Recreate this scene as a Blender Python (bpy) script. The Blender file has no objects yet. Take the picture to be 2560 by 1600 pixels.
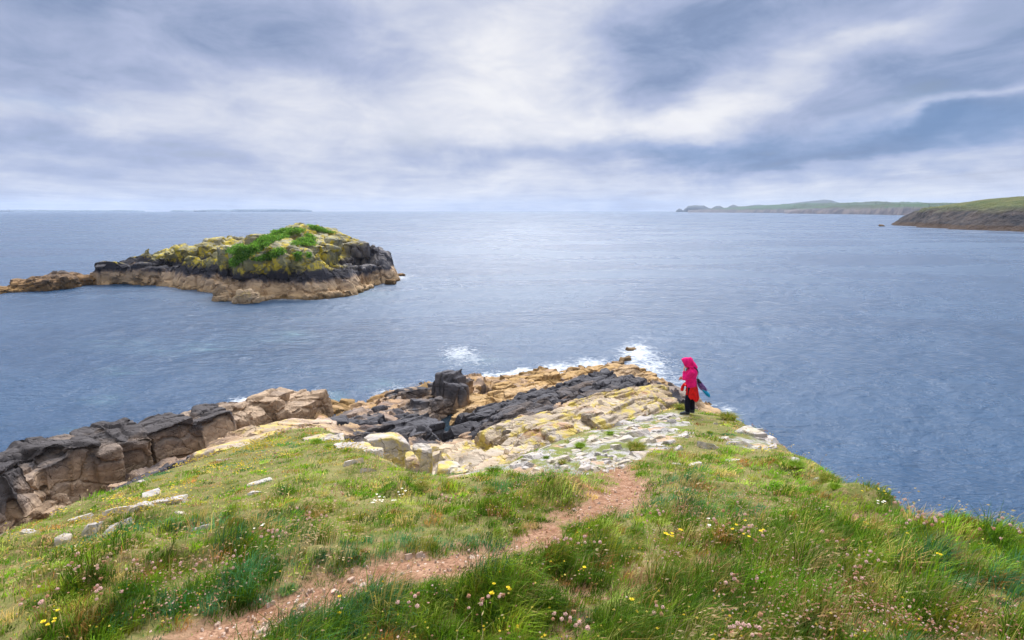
import bpy, bmesh, math, random
import numpy as np
from mathutils import Vector
from mathutils.bvhtree import BVHTree
from mathutils.kdtree import KDTree

random.seed(7)
RNG = np.random.default_rng(7)
SC = bpy.context.scene
COL = SC.collection
R = math.radians

# ------------------------------------------------------------------ camera geometry
CAM_Z = 15.0
FPX = 1422.0                      # focal length in photo pixels (2560 wide)
TH = math.atan(273.0 / FPX)       # camera looks down by this
CT, ST = math.cos(TH), math.sin(TH)


def ray(px, py):
    u = (np.asarray(px, float) - 1280.0) / FPX
    v = (800.0 - np.asarray(py, float)) / FPX
    return u, CT + v * ST, -ST + v * CT


def at(px, py, z):
    """point of the view ray at world height z"""
    X, Y, Z = ray(px, py)
    t = (z - CAM_Z) / Z
    return np.stack([X * t, Y * t, np.broadcast_to(z, np.shape(t)) * 1.0], -1)


def at_y(px, py, y):
    """point of the view ray at world distance y"""
    X, Y, Z = ray(px, py)
    t = y / Y
    return np.stack([X * t, Y * t, CAM_Z + Z * t], -1)


# ------------------------------------------------------------------ noise
def _h(ix, iy, iz, s):
    h = (ix.astype(np.uint32) * np.uint32(374761393) + iy.astype(np.uint32) * np.uint32(668265263)
         + iz.astype(np.uint32) * np.uint32(2246822519) + np.uint32((s * 3266489917) & 0xffffffff))
    h = (h ^ (h >> np.uint32(13))) * np.uint32(1274126177)
    h = h ^ (h >> np.uint32(16))
    return (h & np.uint32(0xffffff)).astype(np.float32) / 16777215.0


def vnoise(p, s=0):
    """value noise in -1..1 for an (n,3) array"""
    f = np.floor(p)
    w = (p - f).astype(np.float32)
    w = w * w * (3 - 2 * w)
    i = f.astype(np.int64)
    out = 0
    for dx in (0, 1):
        wx = w[:, 0] if dx else 1 - w[:, 0]
        for dy in (0, 1):
            wy = w[:, 1] if dy else 1 - w[:, 1]
            for dz in (0, 1):
                wz = w[:, 2] if dz else 1 - w[:, 2]
                out = out + wx * wy * wz * _h(i[:, 0] + dx, i[:, 1] + dy, i[:, 2] + dz, s)
    return out * 2 - 1


def fbm(p, s=0, oct=4, gain=.5, lac=2.03):
    a, tot, o = 1.0, 0.0, 0
    for k in range(oct):
        o = o + a * vnoise(p, s + k * 17)
        tot += a
        a *= gain
        p = p * lac + 11.3
    return o / tot


def p3(x, y, z=0.0):
    x = np.asarray(x, float)
    return np.stack([x.ravel(), np.broadcast_to(np.asarray(y, float), x.shape).ravel(),
                     np.broadcast_to(np.asarray(z, float), x.shape).ravel()], -1)


def n2(x, y, s=0, oct=3, gain=.5):
    return fbm(p3(x, y, s * 3.7), s, oct, gain).reshape(np.shape(x))


def worley(x, y, s=0):
    """2-D cells: distance to the nearest seed, cell random value, second random value, edge gap"""
    sh = np.shape(x)
    x = np.ravel(x).astype(float); y = np.ravel(y).astype(float)
    fx, fy = np.floor(x).astype(np.int64), np.floor(y).astype(np.int64)
    d1 = np.full(x.shape, 9.0); d2 = np.full(x.shape, 9.0)
    r1 = np.zeros_like(x); r2 = np.zeros_like(x); ox = np.zeros_like(x); oy = np.zeros_like(x)
    z0 = np.zeros_like(fx)
    for i in (-1, 0, 1):
        for j in (-1, 0, 1):
            cx, cy = fx + i, fy + j
            a, b = _h(cx, cy, z0, s), _h(cx, cy, z0 + 7, s)
            dx, dy = x - (cx + a), y - (cy + b)
            d = np.maximum(np.abs(dx), np.abs(dy)) * .6 + np.hypot(dx, dy) * .4
            m = d < d1
            d2 = np.where(m, d1, np.minimum(d2, d))
            r1 = np.where(m, _h(cx, cy, z0 + 13, s), r1)
            r2 = np.where(m, _h(cx, cy, z0 + 29, s), r2)
            ox = np.where(m, dx, ox); oy = np.where(m, dy, oy)
            d1 = np.where(m, d, d1)
    return [q.reshape(sh) for q in (d1, r1, r2, d2 - d1, ox, oy)]


def worley3(P, s=0):
    """3-D cells: gap to the nearest cell border (F2-F1) and two random values of the cell"""
    f = np.floor(P).astype(np.int64); m = len(P)
    d1 = np.full(m, 9.0); d2 = np.full(m, 9.0); r1 = np.zeros(m); r2 = np.zeros(m)
    for i in (-1, 0, 1):
        for j in (-1, 0, 1):
            for k in (-1, 0, 1):
                cx, cy, cz = f[:, 0] + i, f[:, 1] + j, f[:, 2] + k
                q = np.stack([cx + _h(cx, cy, cz, s), cy + _h(cx, cy, cz, s + 1), cz + _h(cx, cy, cz, s + 2)], -1) - P
                d = np.abs(q).max(1) * .65 + np.sqrt((q * q).sum(1)) * .35
                mm = d < d1
                d2 = np.where(mm, d1, np.minimum(d2, d))
                r1 = np.where(mm, _h(cx, cy, cz, s + 3), r1); r2 = np.where(mm, _h(cx, cy, cz, s + 4), r2)
                d1 = np.where(mm, d, d1)
    return d2 - d1, r1, r2


def smooth(a, b, x):
    t = np.clip((x - a) / (b - a), 0, 1)
    return t * t * (3 - 2 * t)


# ------------------------------------------------------------------ mesh helpers
def mesh_np(name, V, faces, attrs=None, smooth_shade=True, sharp=None):
    """faces: list of (n,k) index arrays; attrs: {name: per-vertex float array or (n,3) colours}"""
    me = bpy.data.meshes.new(name)
    V = np.asarray(V, np.float32)
    faces = [np.asarray(f, np.int32) for f in faces if len(f)]
    me.vertices.add(len(V)); me.vertices.foreach_set('co', V.ravel())
    tot = np.concatenate([np.full(len(f), f.shape[1], np.int32) for f in faces])
    loops = np.concatenate([f.ravel() for f in faces])
    me.loops.add(len(loops)); me.polygons.add(len(tot))
    me.loops.foreach_set('vertex_index', loops)
    st = np.zeros(len(tot), np.int32); st[1:] = np.cumsum(tot)[:-1]
    me.polygons.foreach_set('loop_start', st)
    me.polygons.foreach_set('loop_total', tot)
    me.polygons.foreach_set('use_smooth', np.full(len(tot), bool(smooth_shade)))
    for k, a in (attrs or {}).items():
        a = np.asarray(a, np.float32)
        if a.ndim == 1:
            at_ = me.attributes.new(k, 'FLOAT', 'POINT'); at_.data.foreach_set('value', a)
        else:
            at_ = me.attributes.new(k, 'FLOAT_COLOR', 'POINT')
            at_.data.foreach_set('color', np.concatenate([a, np.ones((len(a), 1), np.float32)], 1).ravel())
    me.update(calc_edges=True)
    me.validate()
    if sharp is not None:
        me.set_sharp_from_angle(angle=R(sharp))
    return me


def add(name, me, m=None, parent=None, loc=(0, 0, 0)):
    o = bpy.data.objects.new(name, me)
    COL.objects.link(o)
    o.location = loc
    if m is not None:
        me.materials.append(m)
    if parent is not None:
        o.parent = parent
    return o


def empty(name, loc=(0, 0, 0), rz=0.0):
    o = bpy.data.objects.new(name, None)
    o.empty_display_size = .1
    COL.objects.link(o)
    o.location = loc; o.rotation_euler = (0, 0, rz)
    return o


def tag(o, label=None, cat=None, group=None, kind=None):
    if label: o['label'] = label
    if cat: o['category'] = cat
    if group: o['group'] = group
    if kind: o['kind'] = kind
    return o


def copy_tree(o, parent=None):
    c = o.copy(); COL.objects.link(c)
    if parent is not None: c.parent = parent
    for ch in list(o.children):
        copy_tree(ch, c)
    return c


def grid_faces(nr, nc):
    i = np.arange(nr - 1)[:, None] * nc + np.arange(nc - 1)[None, :]
    return np.stack([i, i + 1, i + nc + 1, i + nc], -1).reshape(-1, 4)


_CUBE = {}


def cube_pts(n):
    """welded unit cube surface, n quads per edge"""
    if n in _CUBE: return _CUBE[n]
    a = np.linspace(-1, 1, n + 1)
    A, B = np.meshgrid(a, a, indexing='ij')
    one = np.ones_like(A)
    P, F, off = [], [], 0
    base = grid_faces(n + 1, n + 1)
    for ax in range(3):
        for sg in (-1, 1):
            c = [None] * 3
            c[ax] = one * sg; c[(ax + 1) % 3] = A; c[(ax + 2) % 3] = B
            P.append(np.stack(c, -1).reshape(-1, 3))
            F.append((base if sg > 0 else base[:, ::-1]) + off)
            off += (n + 1) ** 2
    P = np.concatenate(P); F = np.concatenate(F)
    u, inv = np.unique(np.round(P, 6), axis=0, return_inverse=True)
    _CUBE[n] = (u, inv.ravel()[F])
    return _CUBE[n]


def rotm(yaw=0, pitch=0, roll=0):
    cy, sy = math.cos(yaw), math.sin(yaw); cp, sp = math.cos(pitch), math.sin(pitch); cr, sr = math.cos(roll), math.sin(roll)
    Rz = np.array([[cy, -sy, 0], [sy, cy, 0], [0, 0, 1]])
    Ry = np.array([[cp, 0, sp], [0, 1, 0], [-sp, 0, cp]])
    Rx = np.array([[1, 0, 0], [0, cr, -sr], [0, sr, cr]])
    return Rz @ Ry @ Rx


def block(L, W, H, seed, n=6, cut=6, jit=.16, depth=(.62, .95)):
    """an angular rock: jittered box cut by random planes; top centre at the origin's z = 0"""
    rg = np.random.default_rng(seed)
    P, F = cube_pts(n)
    c = rg.uniform(-jit, jit, (2, 2, 2, 3))
    t = (P + 1) / 2
    off = 0
    for i in (0, 1):
        for j in (0, 1):
            for k in (0, 1):
                w = (t[:, 0] if i else 1 - t[:, 0]) * (t[:, 1] if j else 1 - t[:, 1]) * (t[:, 2] if k else 1 - t[:, 2])
                off = off + w[:, None] * c[i, j, k]
    P = P + off
    for _ in range(cut):
        nn = rg.normal(size=3); nn[2] = abs(nn[2]) * .8 + .05
        nn /= np.linalg.norm(nn)
        s = np.abs(nn).sum() * rg.uniform(*depth)
        d = P @ nn - s
        P = P - np.where(d > 0, d, 0)[:, None] * nn
    P = P * np.array([L / 2, W / 2, H / 2])
    P[:, 2] -= H / 2
    return P, F


class Pile:
    """collects blocks into one solid"""
    def __init__(s): s.V = []; s.F = []; s.T = []; s.n = 0
    def add(s, V, F, tone=.5):
        s.V.append(V); s.F.append(F + s.n); s.T.append(np.full(len(V), tone)); s.n += len(V)
    def block(s, pos, L, W, H, yaw=0, pitch=0, roll=0, seed=0, tone=.5, **k):
        V, F = block(L, W, H, seed, **k)
        s.add(V @ rotm(yaw, pitch, roll).T + np.asarray(pos), F, tone)
    def fused(s, name, voxel, amp=.05, freq=1.2, seed=0, sharp=34, extra=None, relax=0, frac=None):
        """union by voxel remesh, then roughened in 3-D; keeps a per-block tone"""
        V = np.concatenate(s.V); T = np.concatenate(s.T)
        me = mesh_np(name, V, [np.concatenate(s.F)])
        o = bpy.data.objects.new('tmp', me); COL.objects.link(o)
        md = o.modifiers.new('r', 'REMESH'); md.mode = 'VOXEL'; md.voxel_size = voxel
        if relax:
            sm = o.modifiers.new('s', 'SMOOTH'); sm.factor = .4; sm.iterations = relax
        dg = bpy.context.evaluated_depsgraph_get()
        out = bpy.data.meshes.new_from_object(o.evaluated_get(dg))
        bpy.data.objects.remove(o); bpy.data.meshes.remove(me)
        k = KDTree(len(V))
        for i, v in enumerate(V): k.insert(v, i)
        k.balance()
        nv = len(out.vertices)
        P = np.empty(nv * 3, np.float32); out.vertices.foreach_get('co', P); P = P.reshape(-1, 3)
        N = np.empty(nv * 3, np.float32); out.vertices.foreach_get('normal', N); N = N.reshape(-1, 3)
        tone = np.array([T[k.find(p)[1]] for p in P], np.float32)
        d = fbm(P * freq, seed, 5, .55) * amp
        r = 1 - np.abs(vnoise(P * freq * 1.7, seed + 5)) * 1.0
        d = d - np.clip(r - .8, 0, 1) * amp * 2.0
        if frac:      # joints: (yaw, pitch, roll, cell length, width, thickness, depth of the cracks, stepping of the blocks)
            ya, pi_, ro, cl_, cw_, ct_, dep, stp = frac
            Q = P @ rotm(ya, pi_, ro)
            wv = np.stack([fbm(P * .6, seed + 50 + k, 3) for k in range(3)], -1) * .35
            for sc_, wt_ in ((1.0, 1.0), (.40, .22)):
                gp, r1, r2 = worley3(Q / (np.array([cl_, cw_, ct_]) * sc_) + wv / sc_ * .6, seed + int(sc_ * 100))
                d = d + ((r1 - .5) * stp - dep * np.clip(1 - gp / .075, 0, 1)) * wt_
                if sc_ == 1.0: tone = np.clip(tone * .5 + r2 * .5, 0, 1).astype(np.float32)
        P = P + N * d[:, None]
        nf = len(out.polygons)
        quads = np.empty(len(out.loops), np.int32); out.loops.foreach_get('vertex_index', quads)
        lt = np.empty(nf, np.int32); out.polygons.foreach_get('loop_total', lt)
        q = quads.reshape(-1, 4) if (lt == 4).all() else None
        bpy.data.meshes.remove(out)
        at_ = {'tone': tone}
        if extra: at_.update(extra(P))
        res = mesh_np(name, P, [q], at_, True, min(sharp, 24))
        res.name = name
        return res


def tube(pts, rad, n=14, ref=(0, 1, 0), caps=True):
    """closed tube; rad items are r or (ra, rb): rb along ref, ra across"""
    pts = np.asarray(pts, float); ref = np.asarray(ref, float)
    m = len(pts); V = []
    for i in range(m):
        t = pts[min(i + 1, m - 1)] - pts[max(i - 1, 0)]; t /= np.linalg.norm(t) + 1e-9
        b = ref - t * (ref @ t)
        if np.linalg.norm(b) < .05: b = np.array([1, 0, 0]) - t * t[0]
        b /= np.linalg.norm(b); a = np.cross(b, t)
        ra, rb = rad[i] if isinstance(rad[i], (tuple, list)) else (rad[i], rad[i])
        th = np.arange(n) * 2 * math.pi / n
        V.append(pts[i] + np.outer(np.cos(th) * ra, a) + np.outer(np.sin(th) * rb, b))
    V = np.concatenate(V)
    i = np.arange(m - 1)[:, None] * n; j = np.arange(n)[None, :]; k = (j + 1) % n
    F = [np.stack([i + j, i + k, i + n + k, i + n + j], -1).reshape(-1, 4)]
    if caps:
        V = np.concatenate([V, pts[:1], pts[-1:]])
        e = m * n; j = np.arange(n); k = (j + 1) % n; l = (m - 1) * n
        F.append(np.stack([k, j, np.full(n, e)], -1))
        F.append(np.stack([l + j, l + k, np.full(n, e + 1)], -1))
    return V, F


def join(parts):
    V, F, n = [], [], 0
    for v, fs in parts:
        V.append(v); F += [f + n for f in (fs if isinstance(fs, list) else [fs])]; n += len(v)
    return np.concatenate(V), F


def organic(name, parts, voxel, it=4, sharp=None):
    """fuse overlapping closed shapes into one continuous surface"""
    V, F = join(parts)
    me = mesh_np(name, V, F)
    o = bpy.data.objects.new('tmp', me); COL.objects.link(o)
    md = o.modifiers.new('r', 'REMESH'); md.mode = 'VOXEL'; md.voxel_size = voxel; md.use_smooth_shade = True
    sm = o.modifiers.new('s', 'SMOOTH'); sm.factor = .5; sm.iterations = it
    out = bpy.data.meshes.new_from_object(o.evaluated_get(bpy.context.evaluated_depsgraph_get()))
    bpy.data.objects.remove(o); bpy.data.meshes.remove(me)
    out.name = name
    return out


# ------------------------------------------------------------------ material helper
class NT:
    def __init__(s, tree): s.t = tree; s.n = tree.nodes; s.l = tree.links
    def new(s, typ, **k):
        x = s.n.new(typ)
        for a, b in k.items(): setattr(x, a, b)
        return x
    def put(s, sock, v):
        if v is None: return
        if isinstance(v, bpy.types.NodeSocket): s.l.new(v, sock)
        else:
            if sock.type == 'RGBA' and hasattr(v, '__len__') and len(v) == 3: v = (*v, 1)
            sock.default_value = v
    def math(s, op, a, b=None, c=None, clamp=False):
        x = s.new('ShaderNodeMath', operation=op, use_clamp=clamp)
        for i, v in enumerate((a, b, c)): s.put(x.inputs[i], v)
        return x.outputs[0]
    def vmath(s, op, a, b=None):
        x = s.new('ShaderNodeVectorMath', operation=op)
        s.put(x.inputs[0], a); s.put(x.inputs[1], b)
        return x.outputs[0]
    def mapping(s, v, scale=(1, 1, 1), rot=(0, 0, 0), loc=(0, 0, 0)):
        x = s.new('ShaderNodeMapping')
        s.put(x.inputs[0], v); x.inputs['Scale'].default_value = scale
        x.inputs['Rotation'].default_value = rot; x.inputs['Location'].default_value = loc
        return x.outputs[0]
    def noise(s, v, scale, detail=4, rough=.5, dist=0.0, color=False):
        x = s.new('ShaderNodeTexNoise')
        s.put(x.inputs['Vector'], v); x.inputs['Scale'].default_value = scale; x.inputs['Detail'].default_value = detail
        x.inputs['Roughness'].default_value = rough; x.inputs['Distortion'].default_value = dist
        return x.outputs['Color' if color else 'Fac']
    def voro(s, v, scale, feature='F1', rand=1.0, out='Distance'):
        x = s.new('ShaderNodeTexVoronoi', feature=feature)
        s.put(x.inputs['Vector'], v); x.inputs['Scale'].default_value = scale; x.inputs['Randomness'].default_value = rand
        return x.outputs[out]
    def ramp(s, f, stops, interp='LINEAR'):
        x = s.new('ShaderNodeValToRGB'); r = x.color_ramp; r.interpolation = interp
        while len(r.elements) < len(stops): r.elements.new(.5)
        for e, (p, c) in zip(r.elements, stops):
            e.position = p; e.color = (*c, 1) if hasattr(c, '__len__') else (c, c, c, 1)
        s.put(x.inputs[0], f)
        return x.outputs[0]
    def mix(s, f, a, b, mode='MIX'):
        x = s.new('ShaderNodeMix', data_type='RGBA', blend_type=mode)
        s.put(x.inputs[0], f); s.put(x.inputs[6], a); s.put(x.inputs[7], b)
        return x.outputs[2]
    def mr(s, v, a, b, c=0.0, d=1.0):
        x = s.new('ShaderNodeMapRange')
        for i, q in enumerate((v, a, b, c, d)): s.put(x.inputs[i], q)
        return x.outputs[0]
    def attr(s, name, out='Fac'):
        return s.new('ShaderNodeAttribute', attribute_name=name).outputs[out]
    def pos(s): return s.new('ShaderNodeNewGeometry').outputs['Position']
    def nrm(s): return s.new('ShaderNodeNewGeometry').outputs['Normal']
    def sep(s, v):
        x = s.new('ShaderNodeSeparateXYZ'); s.put(x.inputs[0], v); return x.outputs
    def bump(s, h, strength=.5, dist=.1, normal=None):
        x = s.new('ShaderNodeBump'); x.inputs['Strength'].default_value = strength; x.inputs['Distance'].default_value = dist
        s.put(x.inputs['Height'], h); s.put(x.inputs['Normal'], normal)
        return x.outputs[0]


def mat(name):
    m = bpy.data.materials.new(name); m.use_nodes = True
    t = m.node_tree
    for x in list(t.nodes): t.nodes.remove(x)
    n = NT(t)
    o = n.new('ShaderNodeOutputMaterial')
    b = n.new('ShaderNodeBsdfPrincipled')
    n.l.new(b.outputs[0], o.inputs[0])
    b.inputs['Specular IOR Level'].default_value = .12
    return m, n, b, o


def simple_mat(name, col, rough=.7, var=.25, scale=20, bump=.0):
    m, n, b, o = mat(name)
    f = n.noise(n.new('ShaderNodeTexCoord').outputs['Object'], scale, 4)
    c = n.mix(n.mr(f, .3, .7), [x * (1 - var) for x in col], [min(1, x * (1 + var)) for x in col])
    n.put(b.inputs['Base Color'], c)
    b.inputs['Roughness'].default_value = rough
    if bump: n.put(b.inputs['Normal'], n.bump(f, bump, .01))
    return m


def rock_mat(name, stops, wob=.6, tone_amt=1.2, yellow=.3, yz=(4, 6), orange=.0, bumpd=.12, strike=R(43), sc=1.0,
             zmax=14.0, pale=.0, black_steep=.0, streak=.0, foldc=(.50, .38, .055)):
    """rock whose lichen zones follow the height above the tide: stops = [(z, colour)]"""
    m, n, b, o = mat(name)
    P = n.pos(); z = n.sep(P)[2]
    S = n.mapping(P, (.55 * sc, 1.7 * sc, 1.7 * sc), (0, 0, -strike))
    nb = n.noise(P, .9 * sc, 5, .6)
    ns = n.noise(S, 1.6, 6, .62)
    nf = n.noise(P, 7 * sc, 5, .65)
    tone = n.attr('tone')
    ze = n.math('ADD', z, n.math('MULTIPLY', n.math('SUBTRACT', nb, .5), wob * 3))
    ze = n.math('ADD', ze, n.math('MULTIPLY', n.math('SUBTRACT', tone, .5), tone_amt))
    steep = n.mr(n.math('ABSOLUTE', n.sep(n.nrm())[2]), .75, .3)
    if streak:
        V = n.mapping(P, (2.2 * sc, 2.2 * sc, .22 * sc))
        sv = n.noise(V, 1.0, 4, .6)
        ze = n.math('ADD', ze, n.math('MULTIPLY', n.math('SUBTRACT', sv, .5), streak))
    col = n.ramp(n.math('DIVIDE', ze, zmax, clamp=True), [(min(1, max(0, a / zmax)), c) for a, c in stops])
    # mottling of the stone
    col = n.mix(n.mr(ns, .35, .7), n.mix(1.0, col, (.72, .68, .66), 'MULTIPLY'), n.mix(1.0, col, (1.28, 1.24, 1.2), 'MULTIPLY'))
    col = n.mix(n.mr(nf, .62, .76), col, n.mix(1.0, col, (.5, .48, .46), 'MULTIPLY'))
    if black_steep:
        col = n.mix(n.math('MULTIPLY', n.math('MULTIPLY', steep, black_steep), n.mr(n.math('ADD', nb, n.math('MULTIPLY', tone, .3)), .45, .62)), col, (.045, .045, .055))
    if orange:
        col = n.mix(n.math('MULTIPLY', n.mr(n.noise(S, .8, 4), .55, .68), orange), col, (.36, .17, .06))
    if pale:
        col = n.mix(n.math('MULTIPLY', n.mr(n.noise(P, 1.7 * sc, 6, .7), .48, .62), pale), col, (.52, .50, .47))
    if yellow:
        ym = n.mr(n.noise(P, 1.3 * sc, 6, .7, .4), .50, .58)
        ym = n.math('MULTIPLY', ym, n.mr(ze, yz[0], yz[1]))
        col = n.mix(n.math('MULTIPLY', ym, yellow), col, foldc)
    n.put(b.inputs['Base Color'], col)
    b.inputs['Roughness'].default_value = .78
    cr = n.voro(n.mapping(n.vmath('ADD', P, n.vmath('SCALE', n.noise(P, 2 * sc, 3, color=True), None)), (.30 * sc, 1.25 * sc, .75 * sc), (0, 0, -strike)), 1.1, 'DISTANCE_TO_EDGE')
    crack = n.mr(cr, 0.0, .05)
    h = n.math('ADD', n.math('ADD', n.math('MULTIPLY', ns, .8), n.math('MULTIPLY', nf, .3)), n.math('MULTIPLY', crack, .35))
    n.put(b.inputs['Normal'], n.bump(h, .9, bumpd))
    return m
# ================================================================== camera, light, sky
cam = bpy.data.cameras.new('camera')
cam.sensor_width = 36.0
cam.lens = 36.0 * FPX / 2560.0
cam.clip_start = .05; cam.clip_end = 90000
co = bpy.data.objects.new('camera', cam); COL.objects.link(co)
co.location = (0, 0, CAM_Z); co.rotation_euler = (R(90) - TH, 0, 0)
SC.camera = co

SUN_EL, SUN_AZ = R(46), R(2)      # azimuth clockwise from +Y: high over the sea, behind thin cloud
sd_ = Vector((math.sin(SUN_AZ) * math.cos(SUN_EL), math.cos(SUN_AZ) * math.cos(SUN_EL), math.sin(SUN_EL)))
sun = bpy.data.lights.new('sun', 'SUN'); sun.energy = 2.6; sun.angle = R(10); sun.color = (1, .95, .88)
so = bpy.data.objects.new('sun', sun); COL.objects.link(so)
so.rotation_euler = sd_.to_track_quat('Z', 'Y').to_euler()
so.location = (0, -20, 60)

w = bpy.data.worlds.new('World'); SC.world = w; w.use_nodes = True
for x in list(w.node_tree.nodes): w.node_tree.nodes.remove(x)
n = NT(w.node_tree)
wo = n.new('ShaderNodeOutputWorld'); bg = n.new('ShaderNodeBackground')
n.l.new(bg.outputs[0], wo.inputs[0]); bg.inputs[1].default_value = .1
sky = n.new('ShaderNodeTexSky', sky_type='NISHITA', sun_disc=False)
sky.sun_elevation = SUN_EL; sky.sun_rotation = SUN_AZ; sky.air_density = 1.4; sky.dust_density = 2.0
D = n.new('ShaderNodeTexCoord').outputs['Generated']
dx, dy, dz = n.sep(D)
hd = n.math('MAXIMUM', n.math('ADD', dz, .055), .02)
cu = n.math('DIVIDE', dx, hd); cv = n.math('DIVIDE', dy, hd)
cmb = n.new('ShaderNodeCombineXYZ'); n.put(cmb.inputs[0], cu); n.put(cmb.inputs[1], cv)
Q = cmb.outputs[0]
big = n.noise(n.mapping(Q, (.55, .33, 1), (0, 0, R(22))), 1.0, 5, .5, .5)
fine0 = n.noise(n.mapping(Q, (1.5, 1.0, 1), (0, 0, R(22)), (3, 1, 0)), 1.0, 7, .55, .35)
puff = n.noise(n.mapping(D, (1.0, 1.0, 2.3), (0, R(8), 0)), 6.5, 10, .60, .45)
fine = n.math('ADD', n.math('MULTIPLY', fine0, .30), n.math('MULTIPLY', puff, .70))
# where the cloud deck is thick or thin, in azimuth and elevation, with ragged edges
az = n.math('ARCTAN2', dx, dy); el = n.math('ARCSINE', dz)
wr = n.noise(n.mapping(D, (3.0, 3.0, 7.0)), 1.3, 5, .55, color=True)
wx, wy, _ = n.sep(n.vmath('SUBTRACT', wr, (.5, .5, .5)))
az = n.math('ADD', az, n.math('MULTIPLY', wx, .30)); el = n.math('ADD', el, n.math('MULTIPLY', wy, .15))


def sky_dir(px, py):
    X, Y, Z = ray(px, py)
    return math.atan2(X, Y), math.asin(Z / math.sqrt(X * X + Y * Y + Z * Z))


BLOBS = [(200, -20, 420, 60, 0, -.05),  # px, py, sigma x, sigma y (photo pixels), tilt, weight
    (330, 60, 480, 110, 0, -.20), (60, 140, 130, 60, 0, -.10), (760, 110, 260, 50, .1, -.10), (960, 30, 140, 40, 0, -.12),
    (1330, 40, 130, 90, 0, .22), (1180, 140, 260, 60, .2, .14), (1300, 260, 300, 90, 0, .24), (1420, 300, 160, 50, 0, .12), (1000, 300, 300, 40, .15, .10),
    (1700, 100, 190, 110, -.25, -.30), (1600, 200, 90, 60, 0, -.14), (2050, 20, 300, 60, 0, -.12),
    (1850, 225, 190, 50, -.22, .30), (1720, 300, 120, 40, -.2, .14), (2230, 60, 70, 24, -.3, .16), (2420, 60, 90, 26, -.3, .12),
    (2200, 190, 240, 60, -.2, -.20), (2480, 150, 150, 90, -.2, -.16), (2450, 310, 260, 50, -.12, -.42),
    (2270, 275, 120, 16, -.18, .30), (2450, 245, 130, 14, -.22, .22), (2130, 340, 90, 12, -.2, .14),
    (1720, 375, 190, 26, 0, -.24), (1400, 400, 330, 26, 0, -.16), (1950, 385, 120, 30, 0, -.12),
    (120, 240, 150, 22, .12, .16), (560, 280, 200, 60, .12, .14), (150, 330, 200, 22, .08, -.10), (420, 400, 300, 18, .04, -.05),
    (900, 480, 700, 30, 0, .02), (1900, 470, 700, 26, 0, .12), (2200, 400, 300, 10, -.06, .10), (60, 410, 220, 14, 0, -.08),
]
acc = .515
for px, py, sx, sy, tl, wt in BLOBS:
    a0, e0 = sky_dir(px, py)
    a = n.math('SUBTRACT', az, a0); e = n.math('SUBTRACT', el, e0)
    if tl: e = n.math('ADD', e, n.math('MULTIPLY', a, tl))
    k = math.cos(a0) ** 1.0
    q = n.math('ADD', n.math('POWER', n.math('ABSOLUTE', n.math('MULTIPLY', a, FPX / sx / max(.6, k))), 2.0),
               n.math('POWER', n.math('ABSOLUTE', n.math('MULTIPLY', e, FPX / sy / max(.6, k))), 2.0))
    g = n.math('EXPONENT', n.math('MULTIPLY', q, -.5))
    acc = n.math('MULTIPLY_ADD', g, wt, acc)
acc = n.math('MULTIPLY_ADD', n.math('SUBTRACT', big, .5), .30, acc)
acc = n.math('MULTIPLY_ADD', n.math('SUBTRACT', fine, .5), 1.0, acc)
acc = n.math('ADD', acc, n.math('MULTIPLY', n.mr(dz, .075, .0), .05))
cloud = n.ramp(acc, [(.0, (.165, .23, .385)), (.2, (.25, .325, .51)), (.42, (.43, .49, .685)), (.62, (.64, .675, .80)), (.85, (.86, .865, .91)), (1, (.94, .94, .955))])
# the overcast is brighter overhead and round the hidden sun than near the sea
zen = n.mr(dz, .33, .95, 1.0, 1.45)
sunny = n.math('POWER', n.math('MAXIMUM', n.new('ShaderNodeVectorMath', operation='DOT_PRODUCT').outputs['Value'], 0.0), 2.6)
dn = [x for x in w.node_tree.nodes if x.type == 'VECT_MATH' and x.operation == 'DOT_PRODUCT'][0]
n.put(dn.inputs[0], D); dn.inputs[1].default_value = sd_
boost = n.math('MULTIPLY_ADD', n.math('MULTIPLY', sunny, n.mr(dz, .325, .52)), 1.7, zen)
up_ = n.mr(dz, .325, .50)
cl = n.vmath('SCALE', n.mix(up_, cloud, n.mix(.65, cloud, (.66, .65, .63)))); cl.node.inputs['Scale'].default_value = 10.0
glow = n.math('MULTIPLY', n.math('POWER', sunny, 3.0), n.mr(dz, .322, .40))
boost = n.math('ADD', boost, n.math('MULTIPLY', glow, 9.0))
cl2 = n.vmath('SCALE', cl); n.put(cl2.node.inputs['Scale'], boost)
# thin places let the blue through
cover = n.mr(n.math('ADD', fine, n.math('MULTIPLY', big, .6)), .50, .72, .80, 1.0)
blue = 0.0
for px, py, sx, sy, wt in [(2480, 315, 230, 45, .8), (2300, 330, 160, 30, .4), (1730, 372, 170, 24, .65), (1450, 398, 260, 20, .3), (135, 232, 60, 14, .8), (60, 222, 60, 12, .3), (1900, 60, 330, 90, .22), (2450, 200, 160, 90, .35), (1830, 350, 160, 16, .3), (2200, 420, 200, 12, .3), (80, 350, 200, 30, .25)]:
    a0, e0 = sky_dir(px, py); k = math.cos(a0)
    q = n.math('ADD', n.math('POWER', n.math('ABSOLUTE', n.math('MULTIPLY', n.math('SUBTRACT', az, a0), FPX / sx / max(.6, k))), 2.0), n.math('POWER', n.math('ABSOLUTE', n.math('MULTIPLY', n.math('SUBTRACT', el, e0), FPX / sy / max(.6, k))), 2.0))
    blue = n.math('MULTIPLY_ADD', n.math('EXPONENT', n.math('MULTIPLY', q, -.5)), wt * .30, blue)
clear = n.mix(n.math('MULTIPLY', blue, n.mr(acc, .75, .45), clamp=True), n.mix(cover, sky.outputs[0], cl2), (1.75, 3.5, 6.6))
n.put(bg.inputs[0], clear)

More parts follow.
